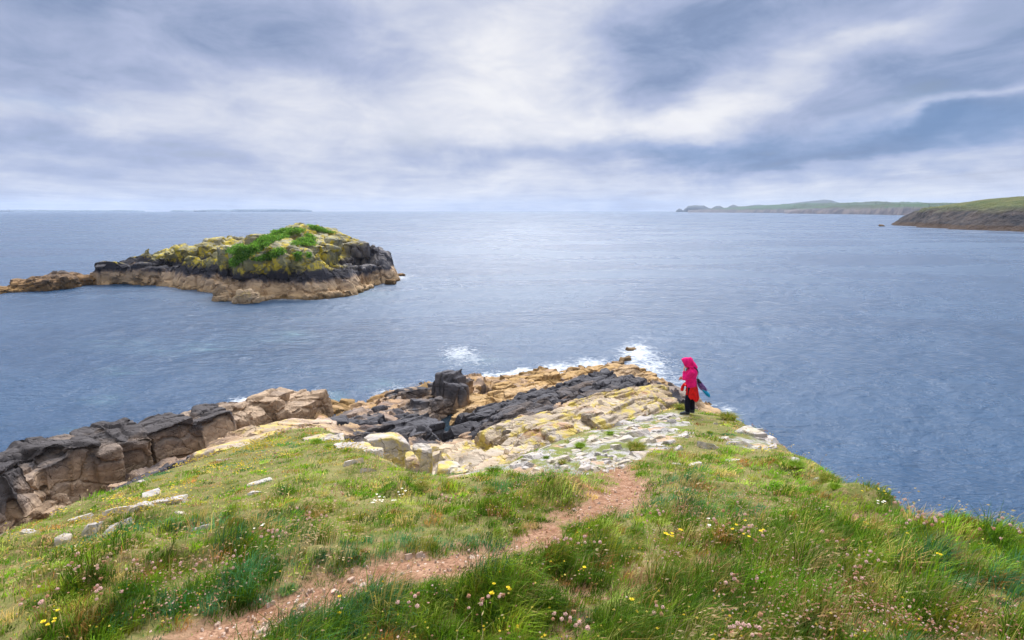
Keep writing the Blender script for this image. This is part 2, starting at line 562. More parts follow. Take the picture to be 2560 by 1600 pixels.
SC.view_settings.view_transform = 'Standard'; SC.view_settings.look = 'None'
SC.view_settings.exposure = 0.0; SC.view_settings.gamma = 1.0
SC.cycles.use_denoising = True
SC.cycles.max_bounces = 6; SC.cycles.diffuse_bounces = 3; SC.cycles.glossy_bounces = 3
SC.cycles.transmission_bounces = 4; SC.cycles.volume_bounces = 1; SC.cycles.transparent_max_bounces = 6
SC.cycles.sample_clamp_indirect = 8

# ================================================================== air
HB = 13000.0
bm = bmesh.new(); bmesh.ops.create_cube(bm, size=1.0)
bmesh.ops.scale(bm, vec=(2 * HB, 2 * HB, 205.0), verts=bm.verts); bmesh.ops.translate(bm, vec=(0, 0, 102.5 - 5.0), verts=bm.verts)
hm = bpy.data.meshes.new('haze'); bm.to_mesh(hm); bm.free()
m = bpy.data.materials.new('haze'); m.use_nodes = True
for x in list(m.node_tree.nodes): m.node_tree.nodes.remove(x)
n = NT(m.node_tree); o = n.new('ShaderNodeOutputMaterial'); pv = n.new('ShaderNodeVolumePrincipled')
pv.inputs['Color'].default_value = (.66, .79, .985, 1); pv.inputs['Density'].default_value = 6e-5; pv.inputs['Anisotropy'].default_value = 0.0
n.l.new(pv.outputs[0], o.inputs['Volume'])
tag(add('haze', hm, m), 'pale blue sea haze over the far coast', 'haze', kind='stuff')

# ================================================================== sea
AZ = np.linspace(R(-64), R(64), 780)
RR = np.concatenate([[6.0], np.geomspace(14, 9500, 900), [11000.0, 12700.0]])
A, Rr = np.meshgrid(AZ, RR)
SX, SY = np.sin(A) * Rr, np.cos(A) * Rr
zs = np.zeros_like(SX)
sp = np.gradient(RR)[:, None] * np.ones_like(A)
wd = R(-25)
for k, (lam, amp) in enumerate([(16, .10), (8, .075), (4.2, .06), (2.3, .045), (1.3, .026)]):
    a = wd + (k % 3 - 1) * .5
    xs = (SX * math.cos(a) + SY * math.sin(a)) / lam * 2; ys = (-SX * math.sin(a) + SY * math.cos(a)) / lam * .8
    fade = np.clip(1.8 - sp * 2.6 / lam, 0, 1)
    nz = fbm(p3(ys, xs, k * 5.1), 40 + k, 2).reshape(SX.shape)
    zs += amp * fade * (1 - 2 * np.abs(nz)) 
zs -= zs.mean()
FOAM = [(1150, 886, 46, 20, .55), (1170, 905, 70, 18, .35), (1590, 885, 46, 26, .75), (1620, 925, 60, 34, .65), (1540, 930, 60, 24, .6), (1480, 918, 60, 20, .7), (1400, 928, 55, 20, .75),
        (1330, 938, 50, 14, .5), (1230, 955, 32, 20, .8), (1215, 975, 30, 16, .75), (1275, 958, 30, 14, .7), (970, 992, 34, 14, .75), (1000, 970, 30, 10, .4), (620, 1006, 36, 9, .9), (805, 985, 26, 16, .35),
        (1350, 960, 300, 60, .16), (1690, 960, 50, 40, .4), (1800, 1035, 55, 22, .55), (1870, 1080, 50, 20, .35), (1000, 694, 20, 6, .6), (1020, 690, 30, 5, .35), (700, 750, 170, 4, .5), (330, 1083, 60, 6, .4), (60, 713, 60, 3, .15),
        (960, 660, 20, 4, .3), (2440, 581, 30, 2, .35), (1610, 850, 60, 14, .3), (620, 752, 40, 4, .5), (880, 728, 30, 6, .5)]
SHAL = [(730, 836, 40, 6, .8), (520, 868, 60, 8, .7), (700, 850, 80, 8, .4), (940, 962, 40, 10, .8), (260, 1000, 40, 12, .7), (300, 930, 40, 8, .6), (830, 1000, 30, 16, 1), (410, 880, 60, 8, .5), (225, 1080, 60, 10, .5), (1180, 900, 80, 16, .4), (920, 735, 60, 8, .5), (300, 860, 80, 10, .4)]


def splat(lst, X, Y):
    f = np.zeros_like(X)
    for px, py, rx, ry, wt in lst:
        c = at(px, py, 0.0); a = at(px + rx, py, 0.0); b = at(px, py - ry, 0.0)
        ux = a[0] - c[0]; uy = abs(b[1] - c[1]) + .01
        sh = (b[0] - c[0]) / (b[1] - c[1])
        ddy = Y - c[1]; ddx = X - c[0] - sh * ddy
        q = (ddx / ux) ** 2 + (ddy / uy) ** 2
        f = np.maximum(f, wt * np.exp(-.7 * q))
    return f


sea_attr = {'foam': splat(FOAM, SX, SY).ravel(), 'shallow': splat(SHAL, SX, SY).ravel()}
sm_ = mesh_np('sea', np.stack([SX, SY, zs], -1).reshape(-1, 3), [grid_faces(*SX.shape)], sea_attr)
m, n, b, o = mat('sea_water')
P = n.pos()
rip = n.noise(n.mapping(P, (1.0, 2.2, 1), (0, 0, wd)), 2.4, 5, .62, .4)
rip2 = n.noise(n.mapping(P, (1.0, 2.6, 1), (0, 0, wd + .3)), .45, 4, .6, .3)
rip3 = n.noise(n.mapping(P, (1.0, 3.0, 1), (0, 0, wd - .2)), .08, 4, .6, .3)
h = n.math('ADD', n.math('ADD', n.math('MULTIPLY', rip, .26), n.math('MULTIPLY', rip2, .55)), n.math('MULTIPLY', rip3, 1.2))
gust = n.noise(n.mapping(P, (.012, .03, 1), (0, 0, R(15))), 1.0, 4, .55, .6)
n.put(b.inputs['Normal'], n.bump(h, .58, 1.0))
fo = n.attr('foam'); shl = n.attr('shallow')
fn = n.noise(n.mapping(P, (1, 1.6, 1)), 1.1, 7, .68, .8)
fcell = n.voro(n.vmath('ADD', P, n.noise(P, 1.2, 3, color=True)), 1.3, 'DISTANCE_TO_EDGE')
lace = n.math('MULTIPLY', n.mr(fcell, .16, .02), .22)
ff = n.noise(n.mapping(P, (1, 2.0, 1)), 5.0, 6, .7, .6)
fm = n.math('MULTIPLY', n.mr(n.math('ADD', n.math('MULTIPLY', n.math('SUBTRACT', n.math('ADD', n.math('MULTIPLY', fn, .6), n.math('MULTIPLY', ff, .4)), .5), 2.6), n.math('ADD', fo, lace)), .42, 1.15), n.mr(fo, .02, .2))
wc = n.noise(P, .33, 6, .7, .5)
wcap = n.math('MULTIPLY', n.mr(wc, .73, .78), .0)
base = n.mix(n.mr(gust, .35, .65), (.010, .048, .115), (.022, .070, .146))
base = n.mix(n.math('MULTIPLY', n.math('MULTIPLY', shl, .6), n.mr(n.noise(n.mapping(P, (1, 3, 1)), .25, 4, .6), .4, .65), clamp=True), base, (.11, .24, .26))
base = n.mix(fm, base, (.80, .83, .84))
n.put(b.inputs['Base Color'], base)
n.put(b.inputs['Roughness'], n.mix(fm, n.mix(n.mr(gust, .4, .62), (.20, .20, .20), (.33, .33, .33)), (.9, .9, .9)))
b.inputs['IOR'].default_value = 1.333; b.inputs['Specular IOR Level'].default_value = .5
tag(add('sea', sm_, m), 'blue grey choppy sea stretching to the horizon', 'sea', kind='structure')
# ================================================================== headland ground
def plane_z(x, y):
    l = .5 * (x - np.sqrt(x * x + 4.0)) + 1.0
    return 13.4 - .27 * y + .12 * np.minimum(l, 1.0) + .0 * x


def on_plane(px, py):
    t = 3.0
    X, Y, Z = ray(px, py)
    lo, hi = 1.0, 45.0
    f = lambda t: CAM_Z + Z * t - float(plane_z(X * t, Y * t))
    if f(hi) > 0: hi = 80.0
    for _ in range(50):
        t = (lo + hi) / 2
        if f(t) > 0: lo = t
        else: hi = t
    return (X * t, Y * t)


EDGE_PX = [(2640, 1345), (2560, 1318), (2400, 1285), (2240, 1240), (2120, 1190), (2040, 1140), (1960, 1098), (1900, 1062), (1850, 1040), (1790, 1022), (1735, 1012),
           (1690, 1012), (1640, 1022), (1600, 1035), (1500, 1062), (1400, 1092), (1300, 1128), (1200, 1150), (1080, 1172), (960, 1162), (900, 1130), (840, 1092), (790, 1066), (720, 1076),
           (640, 1096), (560, 1116), (480, 1142), (380, 1182), (260, 1226), (150, 1272), (0, 1330), (-160, 1392)]
EDGE = np.array([(7.0, -4.0), (5.6, 2.5)] + [on_plane(*p) for p in EDGE_PX] + [(-9.0, 3.0), (-9.5, -4.0)])


def poly_sd(x, y, poly):
    """signed distance, negative inside"""
    sh = np.shape(x); x = np.ravel(x); y = np.ravel(y)
    d = np.full(x.shape, 1e9); ins = np.zeros(x.shape, bool)
    m = len(poly)
    for i in range(m):
        ax, ay = poly[i]; bx, by = poly[(i + 1) % m]
        ex, ey = bx - ax, by - ay
        t = np.clip(((x - ax) * ex + (y - ay) * ey) / (ex * ex + ey * ey + 1e-12), 0, 1)
        d = np.minimum(d, np.hypot(x - ax - ex * t, y - ay - ey * t))
        c = ((ay > y) != (by > y)) & (x < (bx - ax) * (y - ay) / (by - ay + 1e-12) + ax)
        ins ^= c
    return np.where(ins, -d, d).reshape(sh)


def line_d(x, y, pts):
    d = np.full(np.shape(x), 1e9)
    for (ax, ay, ra), (bx, by, rb) in zip(pts[:-1], pts[1:]):
        ex, ey = bx - ax, by - ay
        t = np.clip(((x - ax) * ex + (y - ay) * ey) / (ex * ex + ey * ey + 1e-9), 0, 1)
        d = np.minimum(d, np.hypot(x - ax - ex * t, y - ay - ey * t) - (ra + (rb - ra) * t))
    return d


PATH_PX = [[(440, 1640, .26), (580, 1565, .28), (700, 1520, .27), (850, 1478, .25), (1000, 1440, .23), (1120, 1418, .21), (1230, 1383, .18), (1300, 1355, .16), (1400, 1312, .16)],
           [(1400, 1312, .06), (1450, 1292, .20), (1500, 1268, .11), (1555, 1235, .17), (1580, 1205, .17), (1555, 1175, .15), (1535, 1155, .12), (1570, 1135, .10), (1640, 1100, .05)],
           [(1300, 1168, .06), (1420, 1172, .12), (1520, 1160, .16)],
           [(2340, 1580, .03), (2440, 1600, .09), (2500, 1630, .1)], [(1345, 1455, .02), (1430, 1475, .05)], [(1740, 1400, .05), (1790, 1395, .07)], [(2130, 1262, .05), (2180, 1262, .05)], [(1400, 1600, .02), (1420, 1590, .04)]]
PATHS = [[(*on_plane(a, b), c) for a, b, c in q] for q in PATH_PX]


def path_d(x, y):
    d = line_d(x, y, PATHS[0])
    for q in PATHS[1:]: d = np.minimum(d, line_d(x, y, q))
    return d + n2(x * 2.2, y * 2.2, 91, 4) * .20 + np.clip(n2(x * 1.1, y * 1.1, 92, 2), 0, 1) * .10


ROCKZ = np.array([on_plane(*p) for p in [(1120, 1165), (1250, 1140), (1400, 1092), (1520, 1058), (1640, 1030), (1690, 1022), (1720, 1060), (1700, 1100), (1640, 1120), (1600, 1150), (1480, 1165), (1350, 1180), (1220, 1178)]])
RIMZ = np.array([on_plane(*p) for p in [(1790, 1085), (1900, 1060), (1970, 1100), (1920, 1120), (1850, 1130), (1780, 1115)]])

GX0, GX1, GY0, GY1, GS = -17.0, 12.5, -3.5, 27.0, .075
gx = np.arange(GX0, GX1, GS); gy = np.arange(GY0, GY1, GS)
GXX, GYY = np.meshgrid(gx, gy)
SD = poly_sd(GXX, GYY, EDGE) + n2(GXX * .8, GYY * .8, 5, 3) * .22
PD = path_d(GXX, GYY)
RZ = np.maximum(smooth(.6, -.5, poly_sd(GXX, GYY, ROCKZ) + n2(GXX * 1.3, GYY * 1.3, 8, 3) * .5), smooth(.4, -.3, poly_sd(GXX, GYY, RIMZ) + .25 + n2(GXX * 1.3, GYY * 1.3, 9, 3) * .6) * .8)
SD2 = SD - .30
spd = .5 * (SD2 + np.sqrt(SD2 * SD2 + .12))
GZ = plane_z(GXX, GYY) + n2(GXX * .38, GYY * .38, 1, 3) * .16 + n2(GXX * 1.3, GYY * 1.3, 2, 3) * .07 * (1 - .5 * RZ)
pm = smooth(.12, -.10, PD)
GZ += n2(GXX * 5, GYY * 5, 3, 3) * .018 - smooth(.35, -.15, PD) * .07
# tussocky turf stands proud of the trodden soil
hump = np.clip(n2(GXX * 1.5, GYY * 1.5, 12, 3) + .05, 0, 1) * .46 * smooth(.10, .55, PD) * (1 - RZ) * smooth(11, 5, GYY)
GZ += hump
slab = np.round(n2(GXX * 1.1 + GYY * .5, GYY * 1.6 - GXX * .6, 21, 3) * 4) / 4
GZ += RZ * (slab * .11 + n2(GXX * 3.2, GYY * 3.2, 22, 4) * .06)
GZ -= np.where(GXX > 2, 2.2, 1.25) * spd


def gz(x, y):
    fx = np.clip((np.asarray(x) - GX0) / GS, 0, len(gx) - 1.001); fy = np.clip((np.asarray(y) - GY0) / GS, 0, len(gy) - 1.001)
    i, j = fx.astype(int), fy.astype(int); a, b = fx - i, fy - j
    return (GZ[j, i] * (1 - a) * (1 - b) + GZ[j, i + 1] * a * (1 - b) + GZ[j + 1, i] * (1 - a) * b + GZ[j + 1, i + 1] * a * b)


def gsamp(F, x, y):
    i = np.clip(((np.asarray(x) - GX0) / GS).astype(int), 0, len(gx) - 1); j = np.clip(((np.asarray(y) - GY0) / GS).astype(int), 0, len(gy) - 1)
    return F[j, i]


def on_ground(px, py):
    """first hit of view rays with the headland"""
    X, Y, Z = ray(px, py)
    X, Y, Z = [np.atleast_1d(q) for q in np.broadcast_arrays(X, Y, Z)]
    t = np.full(X.shape, 1.0); done = np.zeros(X.shape, bool)
    for _ in range(420):
        f = CAM_Z + Z * t - gz(X * t, Y * t)
        done |= f <= 0
        t = np.where(done, t, t + np.clip(f * .55, .012, .6))
        if done.all(): break
    return X * t, Y * t, gz(X * t, Y * t), done & (t < 34)


GV = np.stack([GXX, GYY, GZ], -1).reshape(-1, 3)
GF = grid_faces(len(gy), len(gx))
fsel = (pm.ravel()[GF].mean(1) > .5) & (RZ.ravel()[GF].mean(1) < .7)
g_attr = {'rocky': RZ.ravel(), 'edge': smooth(.0, .5, SD).ravel(), 'bare': smooth(.40, -.05, PD).ravel()}


def submesh(name, V, F, attrs):
    u, inv = np.unique(F, return_inverse=True)
    return mesh_np(name, V[u], [inv.reshape(F.shape)], {k: a[u] for k, a in attrs.items()})


m, n, b, o = mat('turf_soil')
P = n.pos()
f1 = n.noise(P, 1.1, 5, .6); f2 = n.noise(P, 9, 5, .65); f3 = n.noise(P, 38, 4, .6)
turf = n.mix(n.mr(f1, .38, .62), (.115, .125, .030), (.20, .19, .065))
turf = n.mix(n.mr(f2, .5, .7), turf, (.27, .19, .10))
soil = n.mix(n.mr(f2, .35, .65), (.21, .12, .066), (.33, .21, .13))
rockc = n.mix(n.mr(f2, .35, .62), (.25, .235, .22), (.43, .415, .40))
rockc = n.mix(n.mr(n.noise(P, 1.9, 6, .72), .46, .54), rockc, (.17, .19, .055))
rockc = n.mix(n.mr(n.noise(P, 1.5, 5, .7), .54, .62), rockc, (.46, .31, .21))
c = n.mix(n.mr(n.math('ADD', n.attr('bare'), n.math('MULTIPLY', f2, .6)), .62, .95), turf, soil)
c = n.mix(n.mr(n.math('ADD', n.attr('rocky'), n.math('MULTIPLY', n.math('ADD', f2, n.noise(P, 1.3, 4)), .4)), .85, 1.15), c, rockc)
c = n.mix(n.math('MULTIPLY', n.attr('edge'), n.mr(f1, .45, .55)), c, (.30, .27, .22))
c = n.mix(n.mr(f3, .3, .7), n.mix(1.0, c, (.75, .75, .75), 'MULTIPLY'), n.mix(1.0, c, (1.2, 1.2, 1.2), 'MULTIPLY'))
n.put(b.inputs['Base Color'], c); b.inputs['Roughness'].default_value = .95
n.put(b.inputs['Normal'], n.bump(n.math('ADD', f2, n.math('MULTIPLY', f3, .5)), .8, .04))
M_TURF = m
m, n, b, o = mat('trodden_soil')
P = n.pos()
f2 = n.noise(P, 6, 5, .65); f3 = n.noise(P, 30, 5, .65); vo = n.voro(P, 26, 'F1')
c = n.mix(n.mr(f2, .35, .65), (.23, .115, .062), (.40, .245, .16))
c = n.mix(n.mr(f3, .45, .62), c, (.17, .085, .05))
vc = n.new('ShaderNodeTexVoronoi'); n.put(vc.inputs['Vector'], P); vc.inputs['Scale'].default_value = 22
st = n.math('MULTIPLY', n.mr(vc.outputs['Distance'], .30, .22), n.mr(n.sep(vc.outputs['Color'])[0], .72, .80))
c = n.mix(st, c, (.62, .50, .42))
n.put(b.inputs['Base Color'], c); b.inputs['Roughness'].default_value = .95
n.put(b.inputs['Normal'], n.bump(n.math('ADD', n.math('ADD', f2, n.math('MULTIPLY', f3, .5)), n.math('MULTIPLY', st, .5)), .9, .035))
M_SOIL = m
tag(add('ground', submesh('ground', GV, GF[~fsel], g_attr), M_TURF), 'grassy clifftop slope falling away to the rocks', 'ground', kind='structure')
tag(add('path', submesh('path', GV, GF[fsel], g_attr), M_SOIL), 'bare reddish dirt path worn through the grass', 'path', kind='structure')

# ================================================================== shore bedrock and ledges
TAN, GOLD, BLACK, GREY, WEED = (.40, .285, .19), (.36, .235, .10), (.072, .074, .086), (.27, .255, .25), (.20, .13, .05)
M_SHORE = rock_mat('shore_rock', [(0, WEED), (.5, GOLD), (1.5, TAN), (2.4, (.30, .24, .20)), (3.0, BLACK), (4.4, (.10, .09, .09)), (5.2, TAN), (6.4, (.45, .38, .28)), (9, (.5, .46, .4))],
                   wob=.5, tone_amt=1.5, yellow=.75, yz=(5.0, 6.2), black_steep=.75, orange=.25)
M_WALL = rock_mat('wall_rock', [(0, WEED), (.4, (.25, .17, .09)), (.9, (.36, .27, .185)), (2.45, (.40, .305, .215)), (3.0, (.25, .20, .16)), (3.55, (.080, .075, .078)), (5.4, (.070, .067, .072)), (9, GREY)],
                  wob=.35, tone_amt=1.7, yellow=.0, strike=R(70), streak=.6)
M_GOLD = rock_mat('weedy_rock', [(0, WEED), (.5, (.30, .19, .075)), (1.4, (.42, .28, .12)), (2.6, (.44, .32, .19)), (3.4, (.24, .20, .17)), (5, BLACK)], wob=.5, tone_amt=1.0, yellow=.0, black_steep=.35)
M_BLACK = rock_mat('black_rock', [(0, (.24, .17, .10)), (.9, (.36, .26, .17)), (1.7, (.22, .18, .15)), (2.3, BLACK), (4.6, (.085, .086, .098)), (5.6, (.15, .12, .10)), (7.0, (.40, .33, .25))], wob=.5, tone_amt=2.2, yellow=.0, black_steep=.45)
M_BOULDER = rock_mat('boulder_rock', [(0, (.26, .18, .10)), (.6, (.40, .29, .18)), (1.9, (.38, .28, .19)), (2.5, (.17, .15, .14)), (3.0, (.088, .088, .10)), (6, (.10, .10, .115))], wob=.5, tone_amt=2.6, yellow=.0, strike=R(62))
M_LICHEN = rock_mat('lichened_slab', [(0, TAN), (3.5, (.36, .27, .19)), (5.4, (.36, .28, .18)), (7.2, (.40, .34, .26)), (8.6, (.43, .40, .36)), (13, (.46, .43, .40))], wob=.6, tone_amt=1.5, yellow=.85, yz=(4.6, 5.4), pale=.15, orange=.75, foldc=(.52, .41, .09))
M_PALE = rock_mat('pale_rock', [(0, (.40, .385, .37)), (14, (.47, .455, .44))], wob=.3, tone_amt=1.0, yellow=.22, yz=(0, 1), pale=.30, orange=.22, sc=2.2, bumpd=.05)

# pixel, height: what the rock surface does between the turf and the sea
BED = [  # left gully and ridge
    (0, 1240, 1.2), (150, 1240, 1.2), (300, 1170, 1.3), (450, 1110, 1.2), (600, 1062, .9), (720, 1036, .5), (-150, 1280, 1.5), (-100, 1180, 2.5), (100, 1150, 2.4), (300, 1096, 2.2), (500, 1044, 1.7), (680, 1006, 1.1), (770, 992, .6),
    (100, 1090, -2), (300, 1050, -2), (500, 1000, -2), (700, 955, -2.2), (-100, 1110, -2.2), (830, 960, -2.5), (850, 1005, -1.6), (890, 985, -1.8), (805, 1012, -1.8), (835, 1022, -1.6), (870, 1018, -1.5), (835, 1052, .2), (905, 1012, -1.2),
    # between the wall and the turf
    (660, 1095, 5.2), (760, 1085, 5.0), (560, 1120, 5.4),
    # ledge left of the pool
    (960, 1005, -.2), (1000, 985, .5), (1060, 975, .8), (900, 1050, 2.0), (870, 1090, 3.6), (960, 1060, 2.8), (1010, 1040, 2.2), (1080, 1020, 1.3), (1000, 1100, 3.8), (1060, 1080, 3.0), (950, 1120, 4.4), (1070, 1120, 3.0), (1040, 1000, 1.2),
    # big block
    (1100, 985, 1.2), (1150, 960, 1.4), (1190, 985, .9), (1120, 920, -1.0), (1060, 935, -2), (1190, 910, -2.5), (1220, 965, -1.0),
    # pool
    (1105, 1060, -1.2), (1105, 1090, -1), (1105, 1120, -.6), (1100, 1040, -1), (1100, 1140, .4),
    # golden shelf and black strata
    (1170, 1010, .9), (1250, 985, .9), (1340, 955, .8), (1400, 945, .5), (1480, 925, .6), (1560, 925, .6), (1620, 945, .8), (1650, 975, 1.2), (1300, 940, -.6), (1400, 920, -1.2), (1490, 905, -1.2), (1590, 900, -1.5), (1660, 925, -1.5), (1700, 950, -1.2),
    (1150, 1060, 2.4), (1250, 1030, 3.0), (1350, 1010, 3.2), (1450, 985, 3.2), (1540, 965, 3.0), (1150, 1100, 2.8), (1200, 1120, 3.6), (1250, 1090, 4.0), (1300, 1085, 5.0), (1400, 1050, 5.0), (1500, 1000, 4.4), (1600, 980, 3.6),
    (1300, 1110, 7.0), (1400, 1075, 7.0), (1500, 1045, 7.0), (1600, 1015, 6.6), (1680, 990, 3.6), (1720, 990, 2.2), (1760, 1010, .4), (1800, 1000, -2), (1700, 960, -1.0)]
bp = np.array([at(a, b_, c) for a, b_, c in BED])
extra = np.array([(14, 52, -4), (0, 56, -5), (-12, 56, -5), (-24, 46, -5), (-30, 30, -4), (20, 40, -5), (20, 25, -4), (18, 15, -3), (-12, 16, 3.0), (-9, 13, 4.5), (-4, 12, 6.0), (0, 12, 7.5), (4, 15, 7.0), (8, 20, 5.0), (12, 22, 1.0), (13, 27, -2), (-16, 12, 1.0), (-18, 5, 2.0)], float)
bp = np.concatenate([bp, extra])


def tps(P, lam=.02):
    """thin-plate spline through (x, y, z) points"""
    xy = P[:, :2]; m = len(P)
    d = np.hypot(xy[:, None, 0] - xy[None, :, 0], xy[:, None, 1] - xy[None, :, 1])
    K = np.where(d > 0, d * d * np.log(d + 1e-9), 0) + np.eye(m) * lam
    Pm = np.concatenate([np.ones((m, 1)), xy], 1)
    Amat = np.block([[K, Pm], [Pm.T, np.zeros((3, 3))]])
    cf = np.linalg.solve(Amat, np.concatenate([P[:, 2], np.zeros(3)]))
    def f(x, y):
        sh = np.shape(x); x = np.ravel(x); y = np.ravel(y); out = np.empty_like(x, float)
        for s in range(0, len(x), 20000):
            a, b_ = x[s:s + 20000], y[s:s + 20000]
            r = np.hypot(a[:, None] - xy[None, :, 0], b_[:, None] - xy[None, :, 1])
            out[s:s + 20000] = np.where(r > 0, r * r * np.log(r + 1e-9), 0) @ cf[:m] + cf[m] + cf[m + 1] * a + cf[m + 2] * b_
        return out.reshape(sh)
    return f


STRIKE = R(44)
bed = tps(bp, 1.5)
bx = np.arange(-27, 18, .13); by = np.arange(9, 54, .13)
BX, BY = np.meshgrid(bx, by)
s_, t_ = BX * math.cos(STRIKE) + BY * math.sin(STRIKE), -BX * math.sin(STRIKE) + BY * math.cos(STRIKE)
BZ = bed(BX, BY)
wob_ = n2(BX * .6, BY * .6, 31, 3) * .6
_, r1, r2, gp, ox, oy = worley(s_ / 2.6 + wob_, t_ / .95 + wob_, 3)
BZ += (r1 - .5) * .75 + ox * (r2 - .5) * .5 + oy * .35
_, r1, r2, gp, ox, oy = worley(s_ / 1.0, t_ / .5, 4)
BZ += (r1 - .5) * .28 + n2(BX * 1.8, BY * 1.8, 33, 4) * .12
BZ = np.minimum(BZ, np.where(poly_sd(BX, BY, EDGE) < .4, plane_z(BX, BY) - 1.2, 99))
pd0 = poly_sd(BX, BY, np.array([at(a, b_, 1.25)[:2] for a, b_ in [(1085, 1030), (1122, 1030), (1136, 1060), (1130, 1100), (1116, 1150), (1088, 1150), (1078, 1100), (1074, 1060)]]))
BZ = np.minimum(BZ, np.where(pd0 < .3, .9, 99))
shore = mesh_np('rocky_shore', np.stack([BX, BY, BZ], -1).reshape(-1, 3), [grid_faces(*BX.shape)], {'tone': r2.ravel()}, True, 38)
tag(add('rocky_shore', shore, M_SHORE), 'stepped bedrock between the turf and the sea', 'shore', kind='structure')


def shore_z(x, y):
    i = np.clip(((x - bx[0]) / .13).astype(int), 0, len(bx) - 1); j = np.clip(((y - by[0]) / .13).astype(int), 0, len(by) - 1)
    return np.where((x > bx[0]) & (x < bx[-1]) & (y > by[0]) & (y < by[-1]), BZ[j, i], -9)


fz_ = shore_z(SX, SY)
surf = smooth(14, 11, SX) * smooth(-1.9, -.35, fz_) * smooth(-9, -4, SX) * (.45 + .35 * n2(SX * .35, SY * .35, 95, 3)) + smooth(-1.4, -.3, fz_) * .15
sea_attr['foam'] = np.maximum(sea_attr['foam'], surf.ravel())
sm_.attributes['foam'].data.foreach_set('value', sea_attr['foam'].astype(np.float32))


def in_poly(px, py, poly):
    return poly_sd(np.array([px], float), np.array([py], float), np.array(poly, float))[0] < 0


def ledge(name, ctrl, cnt, L, W, H, yaw, pitch, roll, seed, material, voxel=.085, poly=None, amp=.07, expl=(), zj=.25, sharp=38, cut=5, ctone=None, yj=.12, frac=None, ejit=.16):
    """a fused ledge of many joint blocks whose tops lie on the surface given by ctrl = [(px, py, z)]"""
    rg = np.random.default_rng(seed)
    c = np.array(ctrl, float); poly = poly or [(a, b_) for a, b_, _ in ctrl]
    lo, hi = np.min(poly, 0), np.max(poly, 0)
    P = Pile(); k = 0; tries = 0
    while k < cnt and tries < 5000:
        tries += 1
        q = rg.uniform(lo, hi)
        if not in_poly(q[0], q[1], poly): continue
        d = ((c[:, 0] - q[0]) ** 2 + ((c[:, 1] - q[1]) * 2.5) ** 2 + 60) ** -1.5
        z = (d * c[:, 2]).sum() / d.sum() + rg.uniform(-zj, zj)
        P.block(at(q[0], q[1], z), rg.uniform(*L), rg.uniform(*W), rg.uniform(*H), yaw + rg.normal() * yj, pitch + rg.normal() * .06, roll + rg.normal() * .08,
                seed=int(rg.integers(1e9)), tone=rg.uniform() if ctone is None else ctone + rg.normal() * .15, n=5, cut=cut)
        k += 1
    for e in expl:
        px, py, z, l, w_, h_, ya, pi, ro = e[:9]
        P.block(at(px, py, z), l, w_, h_, ya, pi, ro, seed=seed * 31 + int(px), tone=e[9] if len(e) > 9 else .5, n=7, cut=cut, jit=ejit)
    return P.fused(name, voxel, amp=amp, freq=1.5, seed=seed, sharp=sharp, frac=frac)


def rock_thing(name, label, cat, me, material, group=None):
    return tag(add(name, me, material), label, cat, group)


# --- the long jointed wall on the left
rg = np.random.default_rng(5)
crest = np.array([at(a, b_, z) for a, b_, z in [(-150, 1222, 4.6), (-60, 1184, 4.4), (0, 1162, 4.2), (107, 1132, 3.9), (178, 1106, 3.8), (320, 1082, 3.5), (426, 1050, 3.4), (515, 1034, 3.1), (604, 1020, 2.7), (640, 1014, 2.5), (728, 992, 2.2), (782, 988, 1.6)]])
P = Pile(); seg = np.hypot(*np.diff(crest[:, :2], axis=0).T); cum = np.concatenate([[0], np.cumsum(seg)]); Lw = cum[-1]
cpos = lambda s: np.array([np.interp(s, cum, crest[:, k]) for k in range(3)])
for course, (dz_, hh_, prob, off) in enumerate([(-2.75, 2.4, 1, .35), (-.55, 2.2, 1, 0)]):
    s = -.5 * course
    while s < Lw:
        wdt = rg.uniform(.9, 2.6); p = cpos(np.clip(s + wdt / 2, 0, Lw)); q = cpos(min(Lw, s + wdt)) - cpos(max(0, min(s, Lw - .3)))
        ya = math.atan2(q[1], q[0]); nrm_ = np.array([math.sin(ya), -math.cos(ya), 0])
        P.block(p + nrm_ * (off + rg.uniform(-.45, .35)) + [0, 0, dz_ + .55 + rg.uniform(-.45, .25)], wdt * .985, 2.4, hh_ * 1.12, ya + rg.normal() * .14, rg.normal() * .10 - .10, rg.normal() * .12, seed=int(rg.integers(1e9)),
                tone=np.clip(rg.normal() * .25 + [.3, .65][course], 0, 1), n=12, cut=3, jit=.07, depth=(.8, .98))
        if course == 0 and rg.uniform() < .75:
            P.block(p + nrm_ * rg.uniform(1.0, 1.7) + [0, 0, -2.5 + rg.uniform(-.6, .4)], rg.uniform(.6, 1.3), 1.1, 2.2, ya + rg.normal() * .15, 0, rg.normal() * .1, seed=int(rg.integers(1e9)), tone=rg.uniform(0, .4), n=9, cut=4, jit=.1)
        s += wdt
s = -.6
